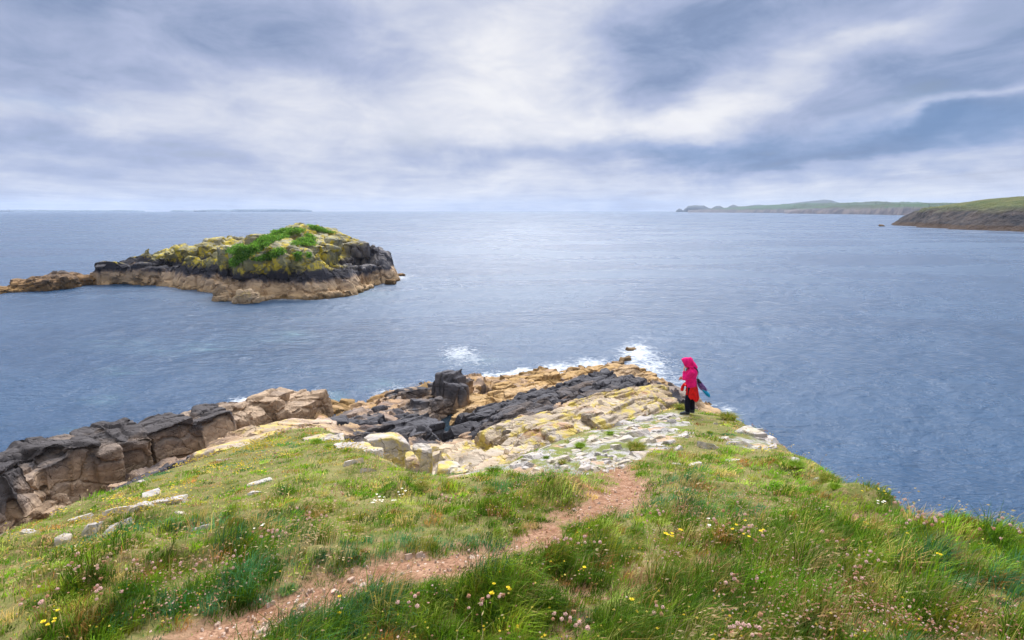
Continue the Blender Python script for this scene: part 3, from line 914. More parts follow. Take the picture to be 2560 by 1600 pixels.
while s < Lw - 1:
    wdt = rg.uniform(1.2, 2.8); p = cpos(np.clip(s + wdt / 2, 0, Lw)); q = cpos(min(Lw, s + wdt)) - cpos(max(0, s))
    ya = math.atan2(q[1], q[0]); nrm_ = np.array([math.sin(ya), -math.cos(ya), 0])
    P.block(p - nrm_ * rg.uniform(.6, 1.2) + [0, 0, .12 + rg.uniform(-.3, .2)], wdt, 1.9, 1.4, ya + rg.normal() * .08, rg.normal() * .05, rg.normal() * .08 + .05, seed=int(rg.integers(1e9)), tone=rg.uniform(.3, 1), n=9, cut=5, jit=.12)
    P.block(p - nrm_ * rg.uniform(1.9, 2.7) + [0, 0, -.9 + rg.uniform(-.5, .4)], wdt * 1.1, 2.0, 3, ya + rg.normal() * .1, 0, .12, seed=int(rg.integers(1e9)), tone=rg.uniform(0, .4), n=7, cut=5)
    P.block(p - nrm_ * rg.uniform(3.0, 4.2) + [0, 0, -2.3 + rg.uniform(-.5, .5)], wdt * 1.2, 2.4, 3, ya + rg.normal() * .1, 0, .2, seed=int(rg.integers(1e9)), tone=0, n=7, cut=5)
    s += wdt * .7
for a in [(715, 1010, 1.5, 2.4, 1.8, 3, R(72), 0, 0), (745, 1002, 1.3, 1.8, 1.6, 3, R(60), 0, .1), (675, 1026, 1.7, 2.2, 1.6, 3, R(70), 0, 0)]:
    P.block(at(*a[:3]), *a[3:], seed=int(a[0]), tone=.3, n=8, cut=4)
rock_thing('rock_wall', 'long jointed wall of dark topped brown bedrock below the grass, at the left edge', 'rock ledge', P.fused('rock_wall', .058, amp=.07, freq=.9, seed=3, sharp=30, frac=(R(66), .18, -.1, 3.2, 2.0, 1.7, .17, .24)), M_WALL)

# --- slabs between wall and turf
rock_thing('rock_slab', 'sloping yellow lichened slab at the end of the brown wall, above the grass', 'rock slab',
           ledge('s', [(560, 1110, 6.0), (690, 1045, 5.6), (720, 1085, 6.2)], 0, (1, 2), (1, 2), (1, 2), 0, 0, 0, 11, None, .06, expl=[(640, 1090, 6.1, 5.2, 2.2, 2.5, R(52), .12, -.25, .5), (690, 1062, 5.75, 2.6, 1.9, 2.5, R(52), .1, -.1, .6), (600, 1112, 6.6, 2.4, 1.2, 1.4, R(40), .1, -.2, .8)], amp=.05), M_LICHEN)
M_STRIPE = rock_mat('striped_rock', [(0, (.40, .30, .22)), (9, (.46, .36, .28))], wob=.4, tone_amt=1, yellow=.3, yz=(0, 1), orange=.8, streak=.5, strike=R(75), pale=.3)
rock_thing('rock_block', 'upright rust and cream striped rock beside the yellow slab', 'rock',
           ledge('s', [(800, 1060, 5.5)] * 3, 0, (1, 2), (1, 2), (1, 2), 0, 0, 0, 12, None, .05, expl=[(775, 1048, 5.5, 1.9, 1.2, 2.6, R(8), 0, -.1, .3), (815, 1050, 5.4, 1.0, 1.3, 2.6, R(5), 0, -.05, .8), (735, 1058, 5.6, 1.4, 1.2, 2.4, R(20), .1, -.1, .6)], amp=.05), M_STRIPE)
rock_thing('rock_block', 'small black angular rock between the striped rock and the dark ledge', 'rock',
           ledge('s', [(855, 1050, 4)] * 3, 0, (1, 2), (1, 2), (1, 2), 0, 0, 0, 13, None, .06, expl=[(850, 1040, 3.6, 1.7, 1.7, 3.4, R(20), .15, -.1, .6), (868, 1052, 3.3, 1.6, 1.2, 3, R(40), .2, 0, .7)], amp=.05), M_BLACK)

# --- dark ledge left of the pool
rock_thing('rock_ledge', 'broad dark slabby ledge left of the narrow tide pool', 'rock ledge',
           ledge('l', [(955, 1003, .3), (1010, 975, 1.3), (1075, 960, 1.9), (1080, 1010, 1.9), (1044, 1035, 2.2), (1022, 1070, 3.4), (1026, 1100, 3.2), (1030, 1130, 3.4), (1000, 1120, 4.6), (900, 1110, 4.8), (845, 1095, 4.8), (875, 1060, 3.6), (915, 1030, 2.0)],
                 80, (1.8, 3.8), (.7, 1.5), (1.6, 2.6), R(52), .08, -.34, 21, None, .06, zj=.62, frac=(R(52), .08, .35, 4.5, 1.3, 1.2, .14, .26), expl=[(1000, 1062, 3.7, 5, 2.2, 3, R(50), .1, -.05, .55), (1012, 1058, 3.5, 3.0, 1.2, 3.4, R(62), .12, .25, .75), (1050, 1042, 3.3, 2.6, .9, 3.6, R(64), .15, .40, .75), (1060, 1080, 3.0, 2.2, .8, 3.4, R(66), .15, .45, .6), (1026, 1092, 3.2, 2.0, 1.0, 3.2, R(66), .12, .3, .5), (925, 1075, 4.5, 4.4, 2, 3, R(46), .08, -.1, .35), (1066, 1000, 2.4, 2.4, 1.6, 3, R(30), .1, 0, .45)]), M_BLACK)
# --- big block at the water
rock_thing('boulder', 'tall charcoal boulder with tan foot standing at the water edge', 'boulder',
           ledge('l', [(1140, 930, 4)] * 3, 0, (1, 2), (1, 2), (1, 2), 0, 0, 0, 23, None, .06, ejit=.07, frac=(R(62), 1.2, .1, 3.6, 1.1, 2.2, .13, .14),
                 expl=[(1118, 928, 3.7, 1.9, .9, 5.0, R(62), .10, -.18, .95), (1134, 930, 3.75, 2.1, .8, 5.0, R(66), .06, -.05, .9), (1148, 937, 3.4, 2.0, .8, 5, R(60), .06, .12, .85), (1098, 945, 2.9, 1.8, .9, 4.5, R(66), .05, -.2, .9), (1160, 950, 2.7, 1.9, .8, 4.5, R(58), .05, .25, .45), (1172, 962, 2.1, 1.8, .7, 4, R(60), .05, .3, .25), (1184, 978, 1.4, 1.6, .8, 3.5, R(60), .05, .3, .05), (1112, 962, 2.6, 1.2, .8, 4, R(64), .1, 0, .6), (1085, 958, 2.2, 1.4, .8, 3, R(60), .1, -.2, .8), (1120, 985, 1.9, 1.2, 1.4, 3, R(60), .1, .1, .2), (1150, 988, 1.7, 1.1, 1.4, 3, R(62), .1, .1, .1), (1140, 960, 3.1, 1.1, 2, 4, R(62), .08, .1, .8)], amp=.09), M_BOULDER)
# --- golden shelf right
rock_thing('rock_ledge', 'golden brown seaweedy ledge running along the breaking waves', 'rock ledge',
           ledge('l', [(1130, 1005, 1.0), (1200, 985, 1.4), (1290, 945, 1.0), (1340, 935, 1.0), (1400, 940, 1.3), (1470, 915, 1.3), (1540, 912, 1.8), (1620, 925, 1.6), (1660, 965, 1.6), (1600, 985, 3.2), (1560, 960, 3.2), (1450, 960, 2.6), (1330, 985, 2.2), (1220, 1020, 2.0), (1160, 1030, 1.6)],
                 160, (1.2, 3.2), (.5, 1.2), (1.4, 2.2), R(40), .03, .02, 31, None, .07, zj=.4, frac=(R(40), .05, .25, 3.2, .9, .8, .12, .22), expl=[(1185, 1005, 1.3, 3.4, 1.3, 2, R(32), .05, .1, .4), (1570, 925, 2.4, 3, 1.6, 3, R(38), .1, .1, .7), (1380, 930, 2.2, 1.5, 1.2, 2, R(50), 0, 0, .1)]), M_GOLD)
# --- black strata
rock_thing('rock_ledge', 'black tilted strata band with sheer dark faces right of the tide pool', 'rock ledge',
           ledge('l', [(1158, 1080, 2.8), (1158, 1046, 2.8), (1225, 1012, 3.2), (1300, 985, 3.4), (1400, 960, 3.6), (1500, 935, 3.4), (1570, 940, 3.6), (1590, 965, 4.0), (1500, 990, 4.6), (1400, 1020, 4.8), (1300, 1050, 4.8), (1200, 1075, 4.2)],
                 120, (1.4, 3.0), (.55, 1.0), (2.2, 3.2), R(43), .02, .34, 41, None, .065, yj=.08, ctone=.7, zj=.5, frac=(R(43), .05, .9, 3.6, 1.0, 1.9, .13, .22)), M_BLACK)
# --- rubble
rock_thing('rock_ledge', 'jumble of rounded brown rocks above the lower end of the tide pool', 'rock ledge',
           ledge('l', [(1162, 1105, 2.6), (1185, 1085, 3.6), (1260, 1065, 4.6), (1330, 1050, 5.4), (1290, 1090, 5.6), (1220, 1120, 4.8), (1150, 1145, 3.8)],
                 60, (.8, 2.4), (.6, 1.0), (1.0, 1.6), R(38), .05, .0, 51, None, .065, cut=8, ctone=.1, frac=(R(38), .05, .2, 1.4, .6, .5, .12, .16)), rock_mat('rubble_rock', [(0, TAN), (3, (.33, .24, .17)), (6, (.42, .32, .22)), (8, (.5, .42, .32))], wob=.8, tone_amt=2, yellow=.3, yz=(4.5, 5.5), orange=.35, black_steep=.3))
# --- big lichened slabs
rock_thing('rock_slab', 'wide yellow and orange lichened slab sloping from the pale rocks to the black strata', 'rock slab',
           ledge('l', [(1290, 1105, 7.2), (1250, 1085, 6.2), (1330, 1045, 6.0), (1410, 1035, 6.6), (1480, 1055, 7.6), (1400, 1085, 7.7)], 34, (1.2, 3), (.5, 1.1), (1.4, 2.0), R(35), .0, .26, 61, None, .05, zj=.28, amp=.04, frac=(R(35), .0, .26, 2.6, .7, .4, .08, .12),
                 expl=[(1330, 1075, 6.9, 3.6, 1.8, 2, R(28), .0, .3, .5), (1300, 1060, 6.2, 2.4, 1.4, 2, R(35), 0, .3, .7), (1420, 1060, 7.3, 3.4, 1.8, 2, R(30), 0, .25, .6)]), M_LICHEN)
rock_thing('rock_slab', 'largest pale yellow slab rising to a rounded end left of the standing person', 'rock slab',
           ledge('l', [(1440, 1040, 6.8), (1480, 1000, 5.4), (1560, 975, 5.2), (1630, 968, 5.4), (1665, 985, 5.6), (1640, 1015, 7.0), (1560, 1045, 7.5)], 44, (1.4, 3.6), (.5, 1.2), (1.6, 2.4), R(38), .0, .20, 71, None, .05, zj=.28, amp=.04, frac=(R(38), .0, .22, 3.0, .7, .4, .08, .13),
                 expl=[(1610, 982, 5.8, 4.0, 1.7, 3, R(42), .03, .25, .75), (1520, 1012, 6.0, 3.4, 1.2, 2.6, R(40), 0, .25, .5)]), M_LICHEN)
rock_thing('boulder', 'angular ochre rock right behind the standing person by the sea', 'boulder',
           ledge('l', [(1700, 985, 3)] * 3, 0, (1, 2), (1, 2), (1, 2), 0, 0, 0, 81, None, .07, expl=[(1695, 978, 3.5, 2.6, 2.2, 4.5, R(20), .1, -.1, .5), (1655, 990, 3.3, 2.0, 1.8, 4, R(60), .2, .1, .3), (1725, 1000, 2.6, 2.2, 2, 3.5, R(30), 0, .1, .3), (1745, 1030, 2.6, 3.5, 2.5, 3.5, R(20), 0, .1, .4)]), M_GOLD)
M_REEFN = rock_mat('awash_rock', [(0, (.09, .06, .03)), (.3, (.20, .13, .06)), (2, (.33, .23, .12))], wob=.3, tone_amt=.8, yellow=0, black_steep=.3)
for lab, e in [('low weedy rock breaking the foam beyond the golden ledge', [(1542, 905, .2, 6.5, .9, 1.4, R(54), 0, 0), (1520, 914, .8, 1.3, 1.0, 1.8, R(50), .1, .2), (1532, 909, .55, 1.1, .7, 1.6, R(70), 0, -.2), (1545, 904, .7, 1.4, .8, 1.6, R(40), .15, .1), (1556, 898, .35, 1.0, .6, 1.2, R(65), 0, .2), (1566, 893, .45, .9, .5, 1.2, R(30), .1, -.2), (1572, 889, .25, .8, .4, 1, R(50), 0, 0), (1510, 920, .6, 1.2, 1.1, 1.5, R(20), 0, .1)]),
               ('smallest dark rock awash furthest out in the foam', [(1576, 869, .42, .8, .7, 1.2, R(10), .2, .2), (1582, 870, .25, .8, .6, 1, .4, 0, 0)])]:
    rock_thing('sea_rock', lab, 'rock', ledge('l', [(0, 0, 0)] * 3, 0, (1, 2), (1, 2), (1, 2), 0, 0, 0, 83, None, .06, expl=e, amp=.12), M_REEFN)
# --- lichened blocks at the turf edge
for i, (lab, e) in enumerate([
        ('square block with a bright yellow lichen top at the turf edge before the pool', [(962, 1094, 9.4, .95, .8, 1.3, R(28), .02, -.12, .8), (930, 1122, 9.7, .5, .5, .8, R(10), 0, -.1, .6)]),
        ('pale striped upright block right of the yellow topped block', [(1056, 1122, 9.2, .42, .42, .9, R(25), .0, .2, .9), (1030, 1140, 9.4, .35, .4, .8, R(15), .05, .1, .7)]),
        ('grey lichen crusted boulder left of the yellow topped block', [(890, 1110, 9.6, .7, .8, 1.2, R(60), 0, 0, .9), (870, 1130, 9.7, .5, .6, .9, R(20), 0, 0, .9)]),
        ('cream flat boulder at the head of the tide pool gully', [(1120, 1160, 9.7, .55, .4, .5, R(20), .05, 0, .8), (1150, 1172, 9.9, .4, .3, .4, R(5), 0, 0, .8)]),
        ('low grey boulder among bright green tufts left of the lichened blocks', [(830, 1098, 8.9, .7, .6, .8, R(15), 0, 0, .9), (800, 1090, 8.6, .8, .5, .8, R(30), 0, 0, .9)])]):
    rock_thing('boulder', lab, 'boulder', ledge('l', [(0, 0, 0)] * 3, 0, (1, 2), (1, 2), (1, 2), 0, 0, 0, 90 + i, None, .035, expl=e, amp=.03), M_LICHEN)
# --- tide pool
tw = at(1105, 1085, 1.05)
poolpx = [(1085, 1030), (1120, 1030), (1135, 1060), (1130, 1100), (1115, 1145), (1090, 1145), (1080, 1100), (1075, 1060)]
pv_ = np.array([at(a, b_, 1.25) for a, b_ in poolpx]); c_ = pv_.mean(0)
pv_ = np.concatenate([c_[None], c_ + (pv_ - c_) * [1.5, 1.1, 1]])
m, n, b, o = mat('pool_water'); b.inputs['Base Color'].default_value = (.02, .035, .05, 1); b.inputs['Roughness'].default_value = .05; b.inputs['IOR'].default_value = 1.333; b.inputs['Specular IOR Level'].default_value = .5
n.put(b.inputs['Normal'], n.bump(n.noise(n.pos(), 5, 3), .1, .05))
k = np.arange(1, 9); tag(add('tide_pool', mesh_np('tide_pool', pv_, [np.stack([np.zeros(8, int), np.roll(k, -1), k], -1)]), m), 'still dark tide pool in the rock cleft', 'water', kind='structure')

# ================================================================== loose pale stones in the turf
def stone(px, py, wpx, hpx, seed, label, name='boulder', cat='boulder', group=None, m=None, sink=.55, yaw=None, flat=.5):
    x, y, z, ok = on_ground(px, py)
    d = math.hypot(x[0], y[0]); sc_ = math.sqrt(x[0] ** 2 + y[0] ** 2 + (CAM_Z - z[0]) ** 2) / FPX * .97
    W_ = wpx * sc_; D_ = hpx * sc_ * 1.5; H_ = max(.06, min(W_, D_) * flat)
    rg = np.random.default_rng(seed)
    V, F = block(W_, max(D_, W_ * .45), H_ * 1.8, seed, n=8, cut=7, jit=.2, depth=(.5, .9))
    V = V @ rotm((yaw if yaw is not None else R(25) + rg.normal() * .35), rg.normal() * .1, -.26 + rg.normal() * .12).T
    V = V + fbm(V / W_ * 3.0 + seed % 97, seed % 1000, 4)[:, None] * W_ * .05 * (V / (np.linalg.norm(V, axis=1)[:, None] + 1e-6))
    o = add(name, mesh_np(name, V, [F], {'tone': np.full(len(V), rg.uniform())}, True, 35), m or M_PALE, loc=(x[0], y[0], z[0] + H_ * (1 - sink)))
    return tag(o, label, cat, group)


for i, (px, py, wp, hp, lab) in enumerate([
        (405, 1262, 90, 40, 'largest grey slab lying in the left grass slope, split by a dark crack'), (372, 1240, 46, 30, 'white tilted slab end behind the largest slab on the left slope'),
        (190, 1300, 58, 20, 'thin grey slab lying tilted in the grass below the brown wall'), (300, 1272, 50, 14, 'long whitish slab above and left of the largest grass slab'),
        (240, 1318, 40, 24, 'pale knobbly stone in the left grass, beside the long low slab'), (290, 1318, 60, 18, 'long low slab running down the left grass slope'),
        (75, 1330, 26, 14, 'small pale stone near the left edge below the yellow flowers'), (160, 1345, 26, 16, 'flat grey stone lowest in the left grass slope'), (505, 1320, 50, 14, 'tan flat slab by a bare soil patch in the left grass'),
        (455, 1285, 22, 18, 'small grey stone right of the largest slab on the left slope'), (650, 1208, 54, 20, 'long white slab alone in the upper left grass'), (640, 1232, 34, 8, 'thin pale slab just under the long white slab'),
        (345, 1265, 50, 14, 'pinkish flat stone touching the largest slab on its left'), (560, 1150, 30, 8, 'small pale slab under the yellow lichened slab'), (350, 1205, 20, 10, 'small stone at the foot of the brown wall'),
        (880, 1160, 40, 26, 'pale rock with green tufts below the lichened blocks'), (930, 1175, 44, 18, 'low cream rock in front of the yellow topped block'), (860, 1120, 36, 26, 'grey rock amid bright green tufts'),
        (1590, 1085, 70, 30, 'white slab stepped above the green tufts, centre of the pale rocks'), (1610, 1050, 46, 22, 'white rock ledge nearest the person on the left'), (1560, 1062, 50, 24, 'grey white slab between the yellow slab and green tufts'),
        (1655, 1050, 40, 18, 'pale rock below the person feet'), (1545, 1100, 80, 34, 'broad white slab with a dark cleft beside it'), (1610, 1135, 80, 26, 'long tilted white slab at the top of the dirt path'),
        (1590, 1150, 60, 18, 'grey slab just below the long tilted slab'), (1500, 1110, 60, 24, 'pale slab left of the broad white slab'), (1430, 1110, 70, 20, 'whitish shelf left of the pale slab group'), (1360, 1120, 60, 18, 'cream shelf above the green tufts on the left of the pale rocks'),
        (1400, 1150, 60, 22, 'pinkish flat rock among small tufts left of the path'), (1335, 1145, 50, 30, 'grey mottled boulder with a green tuft beside it'), (1460, 1170, 50, 22, 'dark cleft grey rock at the top left of the path'),
        (1290, 1165, 50, 18, 'pale stone in bare soil left of the path'), (1230, 1185, 40, 14, 'small cream stone in the grass far left of the path top'), (1775, 1118, 46, 24, 'whitish boulder on the right rim of the headland'),
        (1840, 1112, 50, 34, 'rounded grey boulder on the right rim above the sea'), (1875, 1085, 60, 46, 'large domed grey rock on the right skyline'), (1920, 1100, 34, 30, 'pale rock at the skyline right of the domed rock'),
        (1730, 1165, 50, 16, 'flat white stone right of the path top'), (1830, 1152, 46, 12, 'long low white stone among grass on the right'), (1690, 1160, 30, 14, 'small pale stone beside the flat white stone'),
        (2010, 1138, 44, 20, 'pale rock low on the right skyline beside pink flowers'), (1985, 1152, 26, 10, 'small pale stone left of the low skyline rock'), (2050, 1195, 26, 12, 'small grey stone in the right slope grass'), (1675, 1105, 34, 16, 'grey rock in thin turf below the person'),
        (1720, 1085, 30, 14, 'low grey rock in turf between person and path'), (1790, 1060, 24, 14, 'small grey rock below the yellow flowers near the person'), (1690, 1125, 30, 14, 'buff rock in thin turf above the path')]):
    stone(px, py, wp, hp, 300 + i, lab)
rg = np.random.default_rng(77); k = 0
for _ in range(400):
    q = rg.uniform((1140, 1030), (1960, 1180))
    x, y, z, ok = on_ground(*q)
    if not ok[0] or gsamp(RZ, x, y)[0] < .55: continue
    stone(q[0], q[1], rg.uniform(14, 34), rg.uniform(8, 18), 900 + k, 'small pale stone scattered over the bare rocky top of the headland', 'stone', 'stone', 'small pale stones on the headland top'); k += 1
    if k >= 110: break
M_PSTONE = rock_mat('path_stone', [(0, (.50, .36, .28)), (14, (.56, .42, .34))], wob=.3, tone_amt=1.0, yellow=0, pale=.4, orange=.2, sc=8, bumpd=.01)
for i, (px, py, wp, hp, lab) in enumerate([
        (660, 1578, 34, 22, 'buff stone leftmost in the row at the bottom end of the path'), (685, 1592, 44, 26, 'rounded tan stone in the row at the bottom end of the path'), (725, 1575, 56, 34, 'grey brown stone touching a dark green tuft at the path bottom'),
        (745, 1595, 30, 20, 'small buff stone under the grey brown stone at the path bottom'), (785, 1592, 56, 22, 'wide cream stone at the path bottom right of the dark tuft'), (835, 1545, 50, 26, 'flat pale stone lying in the path beside yellow flowers'),
        (877, 1450, 15, 11, 'small cream stone at the upper path edge'), (908, 1464, 15, 11, 'small pinkish stone at the path edge beside thin grass'), (938, 1470, 15, 12, 'small round tan stone right of the pinkish stone'),
        (900, 1488, 20, 14, 'grey flat stone in the middle of the path'), (1178, 1394, 12, 16, 'oval grey stone standing on the pale upper path'), (1020, 1393, 18, 12, 'tan stone in grass above the path, left of its twin'), (1046, 1390, 18, 12, 'tan stone in grass above the path, right of its twin'),
        (798, 1507, 14, 10, 'small pale stone low in the path'), (835, 1482, 14, 12, 'dark stone at the broken path edge'), (755, 1520, 18, 14, 'reddish brown stone in the lower path'), (682, 1510, 12, 9, 'small cream stone at the left of the lower path'), (1550, 1597, 40, 12, 'flat brown stone at the bottom frame edge in the grass'),
        (780, 1480, 10, 8, 'tiny white stone by the lower path edge'), (740, 1508, 10, 8, 'tiny white stone beside the reddish stone')]):
    stone(px, py, wp, hp, 1500 + i, lab, 'stone', 'stone', 'stones on the dirt path', M_PSTONE, .62, flat=.42)
rg = np.random.default_rng(78); k = 0
for _ in range(500):
    q = rg.uniform((440, 1360), (1290, 1600)) if k < 85 else rg.uniform((1400, 1120), (1640, 1330))
    x, y, z, ok = on_ground(*q)
    if not ok[0] or gsamp(PD, x, y)[0] > .05: continue
    stone(q[0], q[1], rg.uniform(4, 9), rg.uniform(3, 6), 2100 + k, 'tiny stone lying loose on the dirt path', 'stone', 'stone', 'loose pebbles on the dirt path', M_PSTONE, .62, flat=.42); k += 1
    if k >= 110: break
# ================================================================== islet
ctrl = [at(a, b_, z) for a, b_, z in [(225, 714, -1), (300, 712, -1), (400, 711, -1), (530, 726, -1), (545, 746, -1), (640, 756, -1), (720, 748, -1), (870, 740, -1), (905, 716, -1), (990, 702, -1),
                                        (240, 700, 1.6), (400, 698, 1.7), (520, 706, 1.8), (600, 722, 1.8), (720, 722, 1.8), (850, 715, 1.8), (900, 702, 1.8), (975, 688, 1.8),
                                        (330, 676, 3.2), (430, 672, 3.6), (530, 688, 3.2), (640, 690, 3.8), (760, 690, 3.8), (860, 680, 4.0), (950, 665, 4.2),
                                        (600, 665, 6.0), (700, 655, 7.0), (800, 640, 7.2), (450, 652, 5.2), (520, 640, 6.4), (880, 635, 7.0), (940, 640, 5.6),
                                        (680, 620, 9.2), (760, 605, 9.6), (560, 625, 7.6), (480, 640, 6.2)]]
ctrl += [at_y(a, b_, y) for a, b_, y in [(240, 672, 128), (330, 662, 128), (380, 648, 128), (440, 626, 128), (500, 604, 128), (530, 594, 128), (585, 602, 126), (650, 592, 122), (700, 576, 119), (735, 570, 118), (790, 582, 120), (850, 600, 122), (910, 615, 124), (960, 632, 127), (985, 655, 128)]]
ctrl = np.array(ctrl + [(-95, 140, -3), (-80, 142, -3), (-65, 143, -3), (-50, 142, -3), (-36, 140, -3), (-24, 138, -3), (-18, 126, -3), (-98, 126, -3), (-20, 115, -3), (-40, 92, -3), (-60, 92, -3), (-80, 108, -3), (-95, 112, -3)])
isl = tps(ctrl, 3.0)
ix, iy = np.arange(-97, -16, .4), np.arange(92, 143, .4)
IX, IY = np.meshgrid(ix, iy)
IZ = isl(IX, IY)
wq = n2(IX * .2, IY * .2, 51, 3) * .7
_, r1, r2, gp, ox, oy = worley(IX / 2.6 + wq, IY / 3.4 + wq, 6)
land = smooth(-1.5, 1.5, IZ)
hi_ = smooth(8, 11, IZ)
IZ += land * ((r1 - .5) * 1.3 + oy * 1.1 + ox * (r2 - .5) * .8) * (1 - .65 * hi_) - .9 * smooth(5, 9, IZ)
_, q1, q2, gp, ox, oy = worley(IX / 1.1, IY / 1.3, 7)
IZ += land * ((q1 - .5) * .5) + n2(IX * .5, IY * .5, 52, 4) * .35
ISL_OUT = np.array([at(a, b_, 0)[:2] for a, b_ in [(215, 714), (300, 711), (400, 710), (530, 724), (535, 738), (640, 748), (720, 747), (800, 744), (872, 737), (892, 718), (930, 712), (968, 704)]] + [(-27, 128), (-32, 138), (-52, 141), (-72, 139), (-92, 132)])
IZ = IZ - 1.6 * np.maximum(poly_sd(IX, IY, ISL_OUT), 0)
IZ = np.maximum(IZ, -2.5)
nr, nc = IX.shape
top = np.stack([IX, IY, IZ], -1).reshape(-1, 3); bot = top.copy(); bot[:, 2] = -4
ring = np.concatenate([np.arange(nc), np.arange(1, nr) * nc + nc - 1, (nr - 1) * nc + np.arange(nc - 2, -1, -1), np.arange(nr - 2, 0, -1) * nc])
gf = grid_faces(nr, nc); N0 = nr * nc
side = np.stack([ring, ring + N0, np.roll(ring, -1) + N0, np.roll(ring, -1)], -1)
P = Pile()
P.V.append(np.concatenate([top, bot])); P.F.append(np.concatenate([gf, gf[:, ::-1] + N0, side])); P.T.append(np.tile(r2.ravel(), 2)); P.n = 2 * N0
rg = np.random.default_rng(9)


def tier(line, width, depth, height, over=0, jz=.3, tone=(0, 1), step=.8, roll=0.0, cut=4):
    pts = np.array([at(a, b_, z) for a, b_, z in line]); cum = np.concatenate([[0], np.cumsum(np.hypot(*np.diff(pts[:, :2], axis=0).T))])
    s = 0
    while s < cum[-1]:
        w_ = rg.uniform(*width); p = np.array([np.interp(s + w_ / 2, cum, pts[:, k]) for k in range(3)])
        q = np.array([np.interp(s + w_, cum, pts[:, k]) for k in range(3)]) - np.array([np.interp(s, cum, pts[:, k]) for k in range(3)])
        ya = math.atan2(q[1], q[0] + 1e-6); D_ = rg.uniform(*depth)
        nm = np.array([-math.sin(ya), math.cos(ya), 0])
        h_ = rg.uniform(*height)
        P.block(p + nm * (D_ / 2 - over + rg.uniform(-.35, .35)) + [0, 0, h_ + rg.uniform(-jz, jz)], w_ * 1.1, D_, h_ + 1.2, ya + rg.normal() * .12, rg.normal() * .06, roll + rg.normal() * .07, seed=int(rg.integers(1e9)), tone=rg.uniform(*tone), n=6, cut=cut, jit=.13)
        s += w_ * step


tier([(222, 714, 0), (300, 712, 0), (400, 711, 0), (470, 716, 0), (535, 726, 0)], (2.2, 4.5), (4, 6), (2.3, 3.0), tone=(.3, .7))
tier([(530, 740, 0), (580, 745, 0), (640, 744, 0), (720, 745, 0), (800, 742, 0), (872, 736, 0), (892, 718, 0), (925, 712, 0), (960, 704, 0)], (2, 4.2), (4, 6), (2.2, 3.0), tone=(.3, .7))
tier([(600, 752, 0), (700, 750, 0), (780, 750, 0), (880, 742, 0), (970, 704, 0)], (1, 2.2), (1.5, 3), (.6, 1.2), tone=(0, .3))
tier([(235, 690, 2.0), (270, 688, 2.0), (310, 688, 2.0)], (2.2, 4), (4, 6), (2.0, 2.6), tone=(.6, 1))
tier([(330, 688, 2), (430, 688, 2), (540, 694, 2.2), (620, 706, 2.6), (720, 706, 2.6), (820, 702, 2.6), (890, 692, 2.4), (950, 682, 2.4)], (1.6, 3.6), (4, 6), (1.4, 2.2), tone=(.5, 1))
# overhanging lichened cliff on the right half
tier([(565, 672, 4.6), (620, 680, 4.6), (700, 678, 4.7), (770, 668, 4.9), (830, 655, 5.4)], (1.6, 3.4), (5, 8), (2.6, 4.2), over=1.2, tone=(.3, .8), roll=.12)
tier([(640, 645, 7.0), (700, 640, 7.2), (770, 632, 7.4), (840, 628, 7.4)], (1.6, 3.6), (5, 7), (1.6, 2.8), over=.6, tone=(.4, .9), roll=.2)
tier([(380, 668, 3.2), (430, 664, 3.4), (500, 662, 3.4), (550, 660, 3.6)], (1.4, 3.0), (3, 6), (1.6, 3.0), tone=(.2, .9), roll=.25)
tier([(440, 645, 5.2), (490, 636, 5.8), (540, 630, 6.4)], (1.6, 3.2), (3, 6), (1.2, 2.2), tone=(.3, .9), roll=.25)
tier([(840, 662, 4.2), (880, 655, 4.4), (920, 652, 4.2), (955, 660, 3.4)], (2, 4), (5, 8), (1.8, 3.2), tone=(.2, .6), roll=.35, cut=6)
for a in [(395, 648, 128, 3, 3, 3), (425, 636, 128, 5, 3, 3.4), (470, 616, 128, 3, 3, 3), (530, 594, 127, 5, 4, 3), (560, 600, 127, 5, 4, 2.6), (635, 588, 123, 4, 3, 2.6), (735, 572, 117, 2.0, 2, 1.6), (890, 606, 123, 5, 3, 3), (945, 625, 127, 5, 3, 3), (820, 592, 121, 4, 3, 2.4)]:
    P.block(at_y(*a[:3]), *a[3:], yaw=rg.normal() * .3, roll=.15, seed=int(a[0]), tone=rg.uniform(), n=6)


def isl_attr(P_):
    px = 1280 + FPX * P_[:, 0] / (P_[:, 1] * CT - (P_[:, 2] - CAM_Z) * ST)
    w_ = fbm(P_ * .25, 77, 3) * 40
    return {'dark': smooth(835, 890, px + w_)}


islet_me = P.fused('islet', .24, amp=.14, freq=.55, seed=61, sharp=34, extra=isl_attr, relax=0, frac=(R(10), .05, .2, 4.2, 3.2, 5.5, .45, .5))
m = rock_mat('islet_rock', [(0, (.20, .14, .07)), (.35, (.42, .30, .17)), (1.5, (.50, .365, .225)), (2.5, (.46, .345, .235)), (3.0, (.13, .11, .105)), (3.3, (.042, .042, .052)), (4.6, (.045, .045, .055)), (5.1, (.17, .165, .09)), (6.0, (.27, .26, .13)), (8.5, (.33, .32, .23)), (13, (.27, .28, .16))],
             wob=.5, tone_amt=1.0, yellow=.9, yz=(4.2, 5.0), sc=.42, strike=0, bumpd=.35, streak=1.4, black_steep=.12, foldc=(.52, .40, .035))
n = NT(m.node_tree); b = [x for x in m.node_tree.nodes if x.type == 'BSDF_PRINCIPLED'][0]
src = b.inputs['Base Color'].links[0].from_socket
z = n.sep(n.pos())[2]
dk = n.math('MULTIPLY', n.attr('dark'), n.math('MULTIPLY', n.mr(n.math('ADD', z, n.noise(n.pos(), .5, 4)), 3.4, 4.2), n.mr(n.math('ADD', z, n.math('MULTIPLY', n.noise(n.pos(), .4, 4), 3)), 10.5, 9.0)))
